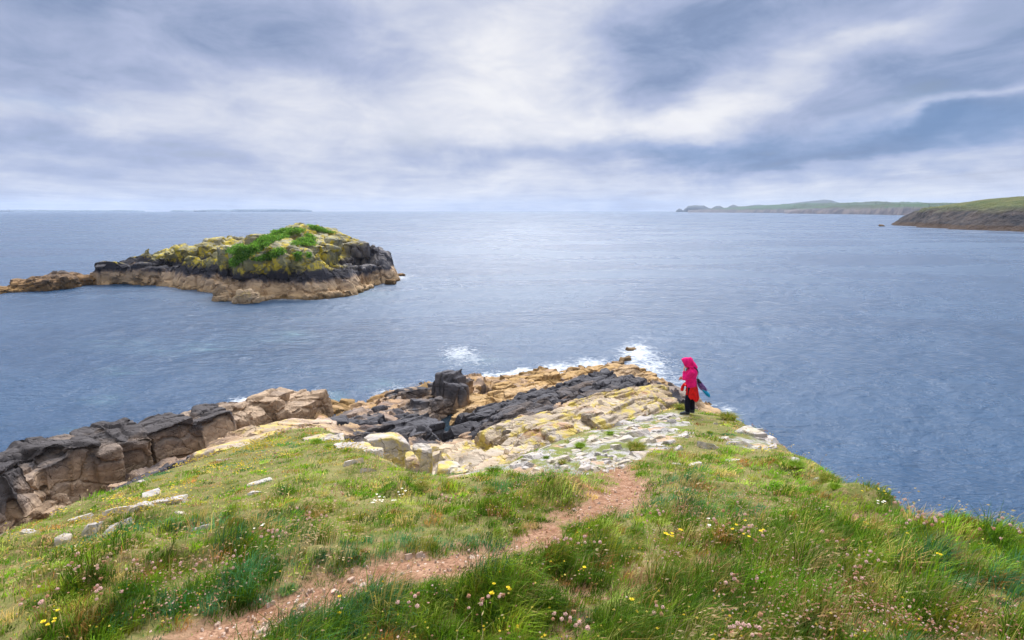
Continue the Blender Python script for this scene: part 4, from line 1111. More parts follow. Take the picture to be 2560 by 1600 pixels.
n.put(b.inputs['Base Color'], n.mix(dk, src, n.mix(n.mr(n.noise(n.mapping(n.pos(), (.8, .8, .2)), 1.0, 5, .6), .42, .66), (.055, .055, .068), (.22, .20, .19))))
islet = empty('rocky_islet', (-55, 112, 0))
tag(islet, 'domed rocky islet with yellow lichen, black tide band and green top in the bay', 'islet')
rk = add('rock', islet_me, m, islet, loc=(55, -112, 0))

# greenery on the islet
dep = [tuple(v.co) for v in islet_me.vertices]
bvh = BVHTree.FromPolygons(dep, [tuple(p.vertices) for p in islet_me.polygons])


def cast(bv, px, py):
    X, Y, Z = ray(px, py)
    h = bv.ray_cast(Vector((0, 0, CAM_Z)), Vector((float(X), float(Y), float(Z))).normalized())
    return h[0], h[1]


PATCH = [(720, 580, 36, 8, 0), (690, 592, 40, 10, -.3), (660, 606, 36, 12, -.4), (640, 620, 34, 13, -.5), (610, 640, 26, 15, -.6), (592, 655, 20, 8, -.4), (596, 628, 22, 12, 0), (760, 608, 26, 9, 0), (775, 600, 10, 12, 0), (690, 634, 22, 8, -.3), (665, 645, 26, 7, -.2), (745, 642, 8, 10, 0), (772, 640, 5, 6, 0), (800, 575, 30, 5, .3)]
V, F3, C = [], [], []
nn_ = 0
leaf_c = np.array([(.13, .30, .03), (.18, .39, .045), (.09, .20, .03), (.24, .37, .06)])
for px, py, rx, ry, tl in PATCH:
    for _ in range(int(rx * ry * 2.4)):
        a, r = rg.uniform(0, 2 * math.pi), math.sqrt(rg.uniform())
        r *= .75 + .5 * rg.uniform() + .25 * math.sin(a * 3 + px); dx_ = rx * r * math.cos(a); qx, qy = px + dx_, py + ry * r * math.sin(a) + tl * dx_
        h, nrm_ = cast(bvh, qx, qy)
        if h is None: continue
        base_c = leaf_c[rg.integers(4)]
        for _k in range(4):
            c = np.array(h) + rg.normal(size=3) * [.22, .22, .10] + [0, 0, .12]
            d = rg.normal(size=3); d[2] = abs(d[2]) + .6; d /= np.linalg.norm(d); e = np.cross(d, rg.normal(size=3)); e /= np.linalg.norm(e)
            l, w_ = rg.uniform(.18, .42), rg.uniform(.05, .12)
            V += [c - e * w_, c + e * w_, c + d * l]; F3.append((nn_, nn_ + 1, nn_ + 2)); nn_ += 3
            C += [base_c * rg.uniform(.8, 1.25)] * 3


def leaf_mat(name, transl=.3, rough=.6):
    m, n, b, o = mat(name)
    c = n.attr('col', 'Color')
    n.put(b.inputs['Base Color'], c); b.inputs['Roughness'].default_value = rough
    t = n.new('ShaderNodeBsdfTranslucent'); n.put(t.inputs[0], c)
    mx = n.new('ShaderNodeMixShader'); mx.inputs[0].default_value = transl
    n.l.new(b.outputs[0], mx.inputs[1]); n.l.new(t.outputs[0], mx.inputs[2]); n.l.new(mx.outputs[0], o.inputs[0])
    return m


M_LEAF = leaf_mat('grass_blades', .42)
add('grass_cover', mesh_np('grass_cover', V, [np.array(F3)], {'col': np.array(C)}, False), M_LEAF, islet, loc=(55, -112, 0))
# a perched bird on the summit
h, _ = cast(bvh, 735, 575)
if h is not None:
    bv_ = organic('body', [tube([(-.30, 0, .16), (-.15, 0, .26), (.08, 0, .36), (.17, 0, .52), (.20, 0, .60), (.34, 0, .585)], [.02, .09, .11, .07, .06, .01], 10), tube([(.0, .05, 0), (.0, .05, .3)], [.02, .03], 6), tube([(.0, -.05, 0), (.0, -.05, .3)], [.02, .03], 6)], .02, 1)
    tag(add('bird', bv_, simple_mat('dark_feathers', (.03, .03, .03)), loc=tuple(Vector(h) + Vector((0, 0, .0)))), 'small dark bird standing on the summit of the islet', 'bird')

# low reef to the left of the islet and loose rocks at its foot
def sea_pile(name, label, cat, lst, material, voxel, amp, seed, freq=.6):
    P = Pile(); rg = np.random.default_rng(seed)
    for px, py, z, L, W, H in lst:
        P.block(at(px, py, z), L, W, H, rg.normal() * .3, rg.normal() * .06, rg.normal() * .1, seed=int(rg.integers(1e9)), tone=rg.uniform(), n=6, cut=6)
    return rock_thing(name, label, cat, P.fused(name, voxel, amp=amp, freq=freq, seed=seed, sharp=36, frac=(R(15), .1, .2, voxel * 9, voxel * 6, voxel * 6, voxel * 1.2, voxel * 1.5)), material)


M_REEF = rock_mat('reef_rock', [(0, (.13, .08, .03)), (.6, (.24, .15, .06)), (1.8, (.27, .17, .08)), (2.8, (.12, .09, .07)), (3.6, (.07, .065, .07))], wob=.5, tone_amt=1.2, yellow=0, sc=.5, bumpd=.3, black_steep=.4)
rg = np.random.default_rng(15)
lst = []
for _ in range(75):
    t = rg.uniform(); px = -60 + 285 * t; py0 = 738 + (705 - 738) * t
    z = rg.uniform(.4, .8) + 1.7 * math.exp(-((px - 150) / 80) ** 2) * rg.uniform(.4, 1) + .5 * (px > 60)
    lst.append((px, py0 - z * 10 - rg.uniform(-2, 6), z, rg.uniform(2, 6), rg.uniform(2, 4), z + 2))
sea_pile('reef', 'low brown weedy reef trailing off left of the islet', 'reef', lst, M_REEF, .28, .25, 16)
lst = [(575, 731, 1.1, 3, 2.4, 2.4), (555, 739, .9, 2.6, 2.2, 2.2), (600, 736, 1.5, 2.6, 2.4, 2.6), (608, 724, 2.3, 3.0, 2.6, 3.4), (630, 733, 1.7, 2.4, 2.2, 3), (650, 737, 1.1, 2.4, 2.2, 2.2), (670, 737, .8, 2.4, 2, 2), (690, 737, .5, 2.4, 2, 1.6), (625, 743, .7, 2, 1.6, 1.8), (645, 743, .5, 2, 1.5, 1.6), (590, 744, .6, 2, 1.6, 1.6)]
sea_pile('sea_rock', 'cluster of tan rocks at the foot of the islet, nearest the camera', 'rock', lst, rock_mat('tan_sea_rock', [(0, (.2, .15, .08)), (.4, (.44, .33, .21)), (3, (.48, .38, .26))], wob=.3, tone_amt=.5, yellow=.3, yz=(.8, 1.4), sc=.5, bumpd=.25), .16, .14, 17)
sea_pile('sea_rock', 'dark rock awash just off the right end of the islet', 'rock', [(1006, 684, .6, 1.3, 1.2, 2.0), (1000, 685, .4, 1.2, 1.1, 1.6)], M_REEF, .15, .1, 18)
sea_pile('sea_rock', 'small brown rock at the tip of the islet waterline', 'rock', [(976, 700, 1.0, 2.4, 2.0, 2.6), (986, 699, .5, 1.8, 1.6, 2)], M_REEF, .15, .1, 19)
sea_pile('sea_rock', 'tiny dark rock off the tip of the right headland', 'rock', [(2205, 562, 1.5, 5, 4, 4)], M_REEF, .4, .3, 20, .2)

# ================================================================== far coast
def cliffland(name, label, ctrl, ext, out, x0, x1, y0, y1, st, amp, material, seed, kind='structure', cliff=0):
    f = tps(np.array([at(a, b_, z) for a, b_, z in ctrl[0]] + [at_y(*q) for q in ctrl[1]] + list(ext), float), 3.0)
    X, Y = np.meshgrid(np.arange(x0, x1, st), np.arange(y0, y1, st))
    Z = f(X, Y) - .5 * np.maximum(poly_sd(X, Y, np.array(out)), 0)
    Z = np.where(Z > 12, 12 + (Z - 12) * .60, Z)
    wq = n2(X * .012, Y * .012, seed, 3) * .8
    _, r1, r2, gp, ox, oy = worley(X / cliff + wq, Y / (cliff * 1.8) + wq, seed)
    lnd = smooth(-1, 3, Z)
    top_ = smooth(14, 22, Z)
    Z = Z + lnd * ((r1 - .5) * amp * 1.6 + oy * amp) * (1 - .88 * top_) + n2(X * .05, Y * .05, seed + 1, 4) * amp * .5 * (1 - .6 * top_)
    _, r1, r2, gp, ox, oy = worley(X / cliff * 2.7, Y / cliff * 2.0, seed + 4)
    Z = Z + lnd * (r1 - .5) * amp * .6 * (1 - .9 * top_)
    return tag(add(name, mesh_np(name, np.stack([X, Y, Z], -1).reshape(-1, 3), [grid_faces(*X.shape)], {'tone': r2.ravel()}), material), label, 'headland', kind=kind)


m, n, b, o = mat('headland')
P = n.pos(); z = n.sep(P)[2]; nz_ = n.sep(n.nrm())[2]
f1 = n.noise(P, .03, 6, .62); f2 = n.noise(P, .14, 6, .65); f3 = n.noise(n.mapping(P, (.12, .12, .03)), 1.0, 5, .65)
green = n.mix(n.mr(f1, .38, .62), (.065, .088, .022), (.125, .125, .040))
green = n.mix(n.mr(f2, .5, .68), green, (.085, .11, .04))
cliff = n.mix(n.mr(f3, .36, .68), (.016, .016, .021), (.085, .066, .056))
cliff = n.mix(n.mr(n.math('ADD', z, n.math('MULTIPLY', f2, 3)), 5.6, 4.6), cliff, (.060, .037, .022))
g = n.math('MULTIPLY', n.mr(n.math('ADD', nz_, n.math('MULTIPLY', n.math('SUBTRACT', f2, .5), .7)), .60, .76), n.mr(n.math('ADD', z, n.math('MULTIPLY', f1, 14)), 20, 26))
n.put(b.inputs['Base Color'], n.mix(g, cliff, green)); b.inputs['Roughness'].default_value = .9
n.put(b.inputs['Normal'], n.bump(n.math('ADD', f2, n.math('MULTIPLY', f3, 1.2)), 1.0, 4.0))
M_HEAD = m
cliffland('headland', 'near green topped headland with dark cliffs at the right edge',
          ([(2222, 563, -1), (2290, 569, -1), (2350, 574, -1), (2480, 580, -1), (2560, 585, -1), (2700, 595, -1), (2250, 562, 3), (2350, 570, 3), (2480, 576, 3), (2560, 580, 3), (2700, 590, 3), (2270, 552, 9), (2350, 560, 9), (2480, 566, 9), (2600, 572, 9)],
           [(2265, 545, 620), (2300, 527, 600), (2340, 534, 545), (2420, 534, 500), (2520, 530, 460), (2650, 535, 430), (2310, 520, 640), (2340, 513, 650), (2400, 507, 640), (2460, 501, 630), (2520, 496, 620), (2580, 494, 620), (2700, 492, 620)]),
          [(470, 690, 2), (540, 800, 6), (640, 800, 18), (750, 760, 24), (700, 430, 17), (800, 500, 24)],
          [tuple(at(a, b_, 0)[:2]) for a, b_ in [(2222, 562.5), (2290, 568), (2350, 573), (2480, 579.5), (2560, 584), (2720, 595)]] + [(900, 480), (900, 860), (590, 860), (500, 740), (440, 665)],
          300, 780, 345, 800, 2.0, 2.6, M_HEAD, 71, cliff=13)
m, n, b, o = mat('far_hills')
P = n.pos(); z = n.sep(P)[2]; nz_ = n.sep(n.nrm())[2]
f1 = n.noise(P, .004, 5, .6); f2 = n.noise(P, .02, 6, .65)
green = n.mix(n.mr(f1, .42, .58), (.030, .048, .022), (.048, .068, .028))
fl = n.voro(n.mapping(P, (.004, .0016, 0)), 1.0, 'F1', out='Color')
green = n.mix(n.mr(n.sep(fl)[0], .5, .6), green, (.042, .085, .036))
cl_ = n.mix(n.mr(f2, .38, .62), (.055, .052, .065), (.17, .14, .13))
n.put(b.inputs['Base Color'], n.mix(n.mr(n.math('ADD', z, n.math('MULTIPLY', n.math('SUBTRACT', f2, .5), 40)), 22, 32), cl_, green)); b.inputs['Roughness'].default_value = .95
n.put(b.inputs['Normal'], n.bump(f2, .8, 8.0))
M_FAR = m
M_ISLE = simple_mat('far_island_hazed', (.15, .19, .24), .9, .3, .02)  # haze put into the colour: pale blue so the far islands look faint
M_HUMP = simple_mat('far_rock', (.035, .042, .045), .9, .4, .02)


def ridge(name, label, prof, d_front, depth, steep, seed, material=None):
    """land strip: shore at d_front, skyline given by pixels, real depth behind it"""
    prof = np.array(prof, float); px = np.arange(prof[0, 0], prof[-1, 0] + .1, 2.0); py = np.interp(px, prof[:, 0], prof[:, 1])
    df = np.interp(px, *zip(*d_front))
    rows = []
    tr = [0, .04, .10, .2, .35, .6, 1.0, 1.6, 2.2]
    for k, t in enumerate(tr):
        y = df + depth * t
        zt = at_y(px, py, df + depth)[:, 2]
        prf = [0, steep * .7, steep, steep + (1 - steep) * .25, steep + (1 - steep) * .5, steep + (1 - steep) * .8, 1, .7, -.1][k]
        X, Y, Z = ray(px, py)
        z_ = np.maximum(zt, 0) * prf
        z_ = z_ + (fbm(p3(px * .05, t * 3, seed), seed, 4) * .16 * np.maximum(zt, 0) if 0 < k < 6 else 0)
        jit_ = fbm(p3(px * .11, 0, seed + 3), seed + 2, 4) * depth * .03
        rows.append(np.stack([X / Y * y, y + (jit_ if k < 5 else 0), z_ - (2 if k == 0 else 0)], -1))
    V = np.concatenate(rows)
    return tag(add(name, mesh_np(name, V, [grid_faces(len(tr), len(px))]), material or M_FAR), label, 'hills', kind='structure')


ridge('hills', 'middle green coast with low cliffs behind the right headland', [(1960, 526), (2040, 516), (2120, 512), (2240, 509), (2330, 509), (2420, 508)], [(1960, 3200), (2040, 2900), (2150, 2500), (2260, 2000), (2420, 1750)], 700, .62, 81)
ridge('hills', 'low farmland plateau of the bay coast', [(1720, 526), (1780, 522), (1860, 516), (1930, 512), (2010, 509), (2150, 506), (2195, 503), (2215, 505), (2300, 507), (2420, 507)], [(1720, 5200), (1860, 4600), (2000, 3700), (2420, 3500)], 1100, .55, 82)
ridge('hills', 'distant rounded hill above the bay coast', [(1930, 514), (1980, 508), (2020, 503), (2045, 501), (2060, 499), (2075, 500), (2100, 507), (2130, 510)], [(1930, 6200), (2130, 6200)], 1200, .4, 83, M_HUMP)
ridge('hills', 'chain of blue humped islets at the end of the bay coast', [(1690, 527), (1698, 521.5), (1703, 523), (1708, 526), (1712, 522), (1720, 515), (1740, 513), (1760, 515), (1775, 521), (1778, 522), (1790, 515), (1800, 514.5), (1812, 521), (1816, 521), (1824, 515), (1834, 511.5), (1846, 516), (1862, 516), (1880, 513), (1920, 513), (1960, 516)], [(1690, 7000), (1960, 6400)], 500, .75, 84, M_HUMP)
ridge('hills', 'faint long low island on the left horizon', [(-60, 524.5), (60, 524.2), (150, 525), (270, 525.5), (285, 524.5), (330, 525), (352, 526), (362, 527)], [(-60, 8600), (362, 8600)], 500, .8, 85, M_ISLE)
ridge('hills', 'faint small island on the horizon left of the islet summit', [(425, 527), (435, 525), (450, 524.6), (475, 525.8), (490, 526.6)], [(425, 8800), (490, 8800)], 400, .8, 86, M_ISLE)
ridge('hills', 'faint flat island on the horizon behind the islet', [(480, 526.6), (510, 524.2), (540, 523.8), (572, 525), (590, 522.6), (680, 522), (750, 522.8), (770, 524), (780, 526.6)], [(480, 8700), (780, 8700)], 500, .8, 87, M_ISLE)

M_HULL = simple_mat('ship_hull', (.035, .05, .09), .6); M_SUP = simple_mat('ship_white', (.6, .62, .64), .6)


def ship(px, length, flip, label):
    p = at_y(px, 527.2, 8000.0)
    e = empty('cargo_ship', (p[0], 8000.0, 0)); tag(e, label, 'ship', 'ships on the horizon')
    s = -1 if flip else 1
    L2 = length / 2
    prof = [(-L2, 9), (-L2 * .97, 1), (L2 * .93, 1), (L2, 14), (L2 * .9, 11), (L2 * .6, 9)]
    V = np.array([(s * x, y, z) for y in (-14, 14) for x, z in prof]); m_ = len(prof); i = np.arange(m_)
    add('hull', mesh_np('hull', V, [np.stack([i, np.roll(i, -1), np.roll(i, -1) + m_, i + m_], -1), i[None, ::-1].copy(), i[None] + m_], None, False), M_HULL, e)
    def bx_(x, w_, z0, z1, d=20):
        P_, F_ = cube_pts(1); return P_ * [w_ / 2, d / 2, (z1 - z0) / 2] + [s * x, 0, (z0 + z1) / 2], F_
    V, F = join([bx_(-L2 * .8, 22, 9, 24), bx_(-L2 * .8, 14, 24, 29, 24)])
    add('bridge', mesh_np('bridge', V, F, None, False), M_SUP, e)
    V, F = join([tube([(-s * L2 * .9, 0, 9), (-s * L2 * .9, 0, 32)], [4, 3], 8)])
    add('funnel', mesh_np('funnel', V, F, None, False), M_HULL, e)


ship(500, 170, False, 'dark tanker on the horizon behind the left part of the islet')
ship(2, 260, True, 'dark ship cut by the left edge of the picture on the horizon')
# ================================================================== grass
rg = np.random.default_rng(101)
NRM_Y = np.gradient(GZ, GS, axis=0); NRM_X = np.gradient(GZ, GS, axis=1)
dist = np.sqrt(GXX ** 2 + GYY ** 2 + (CAM_Z - GZ) ** 2)
face = (-GXX * -NRM_X - GYY * -NRM_Y + (CAM_Z - GZ)) / dist / np.sqrt(1 + NRM_X ** 2 + NRM_Y ** 2)
azi = np.abs(np.arctan2(GXX, np.maximum(GYY, .05)))
clump = n2(GXX * 1.9, GYY * 1.9, 12, 3); patch = n2(GXX * .45, GYY * .45, 14, 3)
wgt = np.clip(face, .12, 1) / np.maximum(dist, 1.9) ** 2 * (azi < R(52)) * (GYY > .9) * (SD < .55) * (dist < 30)
grow = smooth(-.02, .12, PD) * (1 - .96 * smooth(.42, .72, RZ + n2(GXX * 1.5, GYY * 1.5, 15, 4) * 1.25 - .05))
wgt = wgt * (grow * .97 + .015) * (.55 + .9 * smooth(-.5, .5, clump + patch * .6))
cw = np.cumsum(wgt.ravel()); cw /= cw[-1]


def pick(cum, k):
    i = np.searchsorted(cum, rg.uniform(size=k)); i = np.minimum(i, GXX.size - 1)
    x = GXX.ravel()[i] + rg.uniform(-.5, .5, k) * GS; y = GYY.ravel()[i] + rg.uniform(-.5, .5, k) * GS
    return x, y, gz(x, y), i


def blades(x, y, z, L, wd_, lean, bend, col, tipc=None):
    k = len(x); root = np.stack([x, y, z - .01], -1)
    ld = np.stack([np.cos(lean), np.sin(lean), np.zeros(k)], -1)
    ya = rg.uniform(0, math.pi, k); wv = np.stack([np.cos(ya), np.sin(ya), np.zeros(k)], -1) * wd_[:, None] * .5
    mid = root + ld * (L * .18 * (.3 + bend))[:, None]; mid[:, 2] += L * .55
    tip = root + ld * (L * (.25 + .65 * bend))[:, None]; tip[:, 2] += L * (1.0 - .45 * bend)
    V = np.stack([root - wv, root + wv, mid - wv * .8, mid + wv * .8, tip], 1).reshape(-1, 3)
    b_ = np.arange(k)[:, None] * 5
    C = np.repeat(col, 5, axis=0)
    return V, np.concatenate([b_ + [0, 1, 3], b_ + [0, 3, 2], b_ + [2, 3, 4]]), C


PAL = {'deep': (.058, .140, .008), 'mid': (.130, .260, .012), 'lime': (.24, .36, .022), 'olive': (.23, .245, .018), 'straw': (.52, .40, .13), 'blue': (.075, .220, .085), 'rust': (.40, .20, .055), 'pale': (.34, .42, .085)}
PAL = {k: np.array(v) for k, v in PAL.items()}
PAL['dead'] = np.array((.44, .27, .14))
NAMES = ('deep', 'mid', 'lime', 'olive', 'straw', 'blue', 'rust', 'pale', 'dead')
PALM = np.array([PAL[k] for k in NAMES])


def cover(nt, per, solo):
    """tufts of blades that spread from a common root (solo: one blade each)"""
    x, y, z, gi = pick(cw, nt)
    d = np.sqrt(x * x + y * y + (CAM_Z - z) ** 2)
    cl_ = clump.ravel()[gi]; rz = RZ.ravel()[gi]; pd_ = PD.ravel()[gi]
    fg = smooth(10, 3.8, d)
    tall = rg.lognormal(0, .32, nt)
    L = ((.045 + .05 * smooth(-.3, .5, cl_)) * (1 - fg) + fg * (.075 + .15 * smooth(-.3, .5, cl_ + .25 * smooth(-.5, 2, x)))) * tall
    L *= (1 - .45 * smooth(.3, .7, rz)) * (.35 + .65 * smooth(.0, .30, pd_))
    nb1 = n2(x * .7, y * .7, 61, 3); nb2 = n2(x * 2.3, y * 2.3, 62, 3); nb3 = n2(x * .9, y * .9, 63, 3); nb4 = n2(x * 1.2, y * 1.2, 66, 4)
    far = smooth(5, 11, d)
    pr = np.stack([.8 * (1 - far) * smooth(-.5, .5, cl_) + .10, .55 + 0 * d, .22 + .6 * np.clip(nb1, 0, 1), .6 * np.clip(.15 + nb2, 0, 1) + .08, .10 + .45 * np.clip(nb3, 0, 1) * (.6 + .4 * far), 1.1 * smooth(.1, .4, nb3 * -1), .06 + .25 * np.clip(-nb2, 0, 1), .06 + .65 * far * smooth(-.4, .5, nb1 + nb2 * .5), 1.4 * smooth(.20, .42, nb4) * (.45 + .5 * far)], -1)
    pr /= pr.sum(1, keepdims=True)
    ch = (rg.uniform(size=nt)[:, None] > np.cumsum(pr, 1)).sum(1).clip(0, 8)
    L = np.where(ch == 8, L * .6, L)
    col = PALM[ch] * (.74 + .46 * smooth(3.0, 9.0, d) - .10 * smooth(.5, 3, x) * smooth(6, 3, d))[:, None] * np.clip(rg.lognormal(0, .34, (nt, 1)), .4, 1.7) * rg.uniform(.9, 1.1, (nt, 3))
    wind = n2(x * .8, y * .8, 65, 2) * 1.4 - .2
    k = per; rep = lambda q: np.repeat(q, k, axis=0)
    m_ = nt * k
    a = rg.uniform(0, 2 * math.pi, m_); q = np.sqrt(rg.uniform(size=m_))
    rr = rep((.016 + .0085 * d) * np.clip(tall, .6, 1.6)) * q * (0 if solo else 1)
    bx_, by_ = rep(x) + np.cos(a) * rr, rep(y) + np.sin(a) * rr
    bz_ = gz(bx_, by_)
    out = np.stack([np.cos(a) * q * 1.1 + np.cos(rep(wind)) * .8, np.sin(a) * q * 1.1 + np.sin(rep(wind)) * .8], -1) + rg.normal(size=(m_, 2)) * .35
    lean = np.arctan2(out[:, 1], out[:, 0])
    bend = np.clip(.12 + .55 * np.hypot(out[:, 0], out[:, 1]) * .6 + rg.normal(size=m_) * .1, .05, 1)
    LL = rep(L) * rg.uniform(.6, 1.25, m_) * (1 - .25 * q)
    dd = rep(d)
    wd_ = np.maximum(.0026 + .0030 * rg.uniform(size=m_) ** 2, .0009 * dd)
    C_ = rep(col) * rg.uniform(.82, 1.2, (m_, 1))
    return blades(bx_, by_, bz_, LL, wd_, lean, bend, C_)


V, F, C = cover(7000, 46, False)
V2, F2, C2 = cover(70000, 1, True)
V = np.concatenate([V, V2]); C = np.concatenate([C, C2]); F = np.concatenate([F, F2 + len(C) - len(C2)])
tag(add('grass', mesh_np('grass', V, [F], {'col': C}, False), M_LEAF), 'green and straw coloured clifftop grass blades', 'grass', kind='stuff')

# tan seed stalks
wg2 = (np.where((azi < R(50)) & (GYY > 1.2) & (SD < .2) & (PD > .05) & (RZ < .3) & (dist < 14), 1 / np.maximum(dist, 2) ** 2, 0) * np.clip(n2(GXX * .9, GYY * .9, 71, 3) * 2.4 - .15, 0.02, 1)
       * (1 + 3 * np.exp(-(((GXX + .75) / .9) ** 2 + ((GYY - 4.3) / .6) ** 2)) + 2.0 * np.exp(-(((GXX + 2.6) / .9) ** 2 + ((GYY - 3.2) / .7) ** 2))))
c2 = np.cumsum(wg2.ravel()); c2 /= c2[-1]
K = 3400
x, y, z, gi = pick(c2, K); d = np.sqrt(x * x + y * y + (CAM_Z - z) ** 2)
L = rg.uniform(.16, .34, K); lean = -.1 + rg.normal(size=K) * .6; bend = rg.uniform(.2, .8, K)
colr = np.array([(.48, .36, .17), (.55, .43, .24), (.40, .27, .12)])[rg.integers(0, 3, K)] * rg.uniform(.8, 1.2, (K, 1))
V1, F1, C1 = blades(x, y, z, L, np.maximum(.0018, .0006 * d), lean, bend, colr)
tips = V1.reshape(-1, 5, 3)[:, 4]; mids = V1.reshape(-1, 5, 3)[:, 2]
dr = tips - mids; dr /= np.linalg.norm(dr, axis=1)[:, None]
sl = rg.uniform(.018, .042, K)[:, None]; dd = dr * .8 + np.array([.3, 0, -.35]); dd /= np.linalg.norm(dd, axis=1)[:, None]
sw = np.cross(dd, rg.normal(size=(K, 3))); sw /= np.linalg.norm(sw, axis=1)[:, None]; sw *= np.maximum(.0035, .0012 * d)[:, None]
p0 = tips - dr * .01
sv = np.stack([p0, p0 + dd * sl * .4 - sw, p0 + dd * sl * .4 + sw, p0 + dd * sl], 1).reshape(-1, 3)
b_ = np.arange(K)[:, None] * 4 + len(V1)
V1 = np.concatenate([V1, sv]); F1 = np.concatenate([F1, b_ + [0, 1, 2], b_ + [1, 3, 2]]); C1 = np.concatenate([C1, np.repeat(colr * 1.1, 4, 0)])
tag(add('dry_grass', mesh_np('dry_grass', V1, [F1], {'col': C1}, False), M_LEAF), 'tan dry seed stalks nodding over the grass', 'grass', kind='stuff')


# domed tussocks that stand out one by one
def tussock_mesh(name, pal, k, seed, rad=.22, L0=.26):
    r_ = np.random.default_rng(seed)
    a = r_.uniform(0, 2 * math.pi, k); q = np.sqrt(r_.uniform(size=k)) * rad * .5
    x, y = np.cos(a) * q, np.sin(a) * q
    L = L0 * r_.uniform(.6, 1.15, k)
    lean = a + r_.normal(size=k) * .5; bend = np.clip(.25 + q / rad * 1.3 + r_.normal(size=k) * .12, .1, 1)
    col = np.array([PAL[p] for p in pal])[r_.integers(0, len(pal), k)] * r_.uniform(.75, 1.3, (k, 1))
    V, F, C = blades(x, y, np.zeros(k), L, np.full(k, .008), lean, bend, col)
    me = mesh_np(name, V, [F], {'col': C}, False); me.materials.append(M_LEAF)
    return me


TM = {'dark': tussock_mesh('grass_tussock', ['mid', 'deep', 'mid', 'olive'], 900, 1), 'bright': tussock_mesh('grass_tussock', ['lime', 'mid', 'lime'], 800, 2), 'olive': tussock_mesh('grass_tussock', ['olive', 'mid', 'straw', 'olive'], 900, 3), 'blue': tussock_mesh('grass_tussock', ['blue', 'blue', 'mid', 'pale'], 900, 4)}
for px, py, wp, kd, lab in [
        (1052, 1222, 60, 'olive', 'domed green tussock left of the small bright fern like tuft, middle of the slope'), (1222, 1232, 46, 'olive', 'tall dark domed tussock right of the small bright tuft'), (1178, 1228, 26, 'bright', 'small vivid green tuft between two domed tussocks'),
        (1375, 1215, 20, 'blue', 'tiny dark green tuft alone in the turf left of the path'), (820, 1278, 60, 'olive', 'dark brown green tussock beside the blue green tuft on the left slope'), (700, 1318, 50, 'blue', 'blue green feathery tuft beside pink seed heads'),
        (820, 1122, 34, 'bright', 'bright green tuft between grey lichened boulders, left one'), (868, 1130, 30, 'bright', 'bright green tuft between grey lichened boulders, right one'), (790, 1110, 40, 'bright', 'pale lime tuft at the top edge of the grass under the striped rock'),
        (1235, 1185, 56, 'mid' if False else 'dark', 'wide green tuft at the edge of the bare soil left of the pale rocks'), (1700, 1022, 40, 'olive', 'rounded tussock just left of the person boots'), (1755, 1026, 44, 'dark', 'green tussock just right of the person boots'),
        (1820, 1050, 60, 'olive', 'broad brownish tussock on the headland rim right of the person'), (1880, 1060, 36, 'olive', 'overhanging tussock at the skyline by the large domed rock'), (1525, 1085, 26, 'bright', 'bright green tuft in the cleft of the white slab'),
        (1572, 1086, 26, 'bright', 'bright tuft beside the stepped white slab'), (1365, 1146, 22, 'dark', 'small round tuft against the grey mottled boulder'), (1405, 1158, 30, 'olive', 'dull green cushion tuft in the bare pinkish soil'), (1415, 1180, 18, 'dark', 'tiny dark tuft on the bare soil below the cushion tuft'),
        (1450, 1118, 40, 'bright', 'flat green tuft among the whitish shelves'), (1590, 1126, 70, 'olive', 'long green tuft behind the long tilted white slab'), (1775, 1085, 24, 'dark', 'small dark tuft amid thin turf right of the person'),
        (1990, 1168, 50, 'bright', 'bright green cushion on the right slope near the skyline'), (2050, 1145, 56, 'bright', 'green cushion on the right skyline by the low pale rock'), (2090, 1222, 40, 'bright', 'vivid green patch tuft on the right rim'),
        (2070, 1205, 60, 'olive', 'brown topped tussock on the right rim above the vivid tuft'), (775, 1580, 60, 'dark', 'dark green tuft growing among stones at the bottom of the path'), (1650, 1300, 70, 'bright', 'bright green spiky tussock right of the path'), (1590, 1340, 60, 'dark', 'olive tussock below the bright spiky tussock'),
        (1440, 1340, 90, 'dark', 'dark green tussock overhanging the upper path on its right'), (1850, 1280, 80, 'dark', 'dark tussock on the right slope beside yellow flowers'), (720, 1480, 50, 'blue', 'spiky green tuft at the left edge of the lower path'), (1700, 1400, 80, 'olive', 'brown tinged tussock behind the small bare hollow')]:
    x, y, z, ok = on_ground(px, py)
    dd_ = math.sqrt(x[0] ** 2 + y[0] ** 2 + (CAM_Z - z[0]) ** 2)
    s = wp * dd_ / FPX / .55
    o = bpy.data.objects.new('grass_tussock', TM[kd]); COL.objects.link(o); o.location = (x[0], y[0], z[0] - .01)
    o.rotation_euler = (0, 0, rg.uniform(0, 6)); o.scale = (s, s, s * .8)
    tag(o, lab, 'tussock', 'grass tussocks on the headland')

# ================================================================== wild flowers
M_STEM = simple_mat('flower_stem', (.16, .20, .06), .7); M_PINK = simple_mat('thrift_pink', (.66, .42, .36), .8, .35, 200); M_TANH = simple_mat('thrift_tan', (.50, .27, .16), .8, .35, 200)
M_YEL = simple_mat('vetch_yellow', (.80, .62, .03), .6, .2, 150); M_WHITE = simple_mat('daisy_white', (.80, .80, .78), .6, .05); M_PURP = simple_mat('purple_petal', (.35, .12, .50), .6)


def stem_v(h, bend=.25, r=.0012):
    return tube([(0, 0, 0), (h * bend * .3, 0, h * .5), (h * bend, 0, h)], [r, r, r * .8], 4)


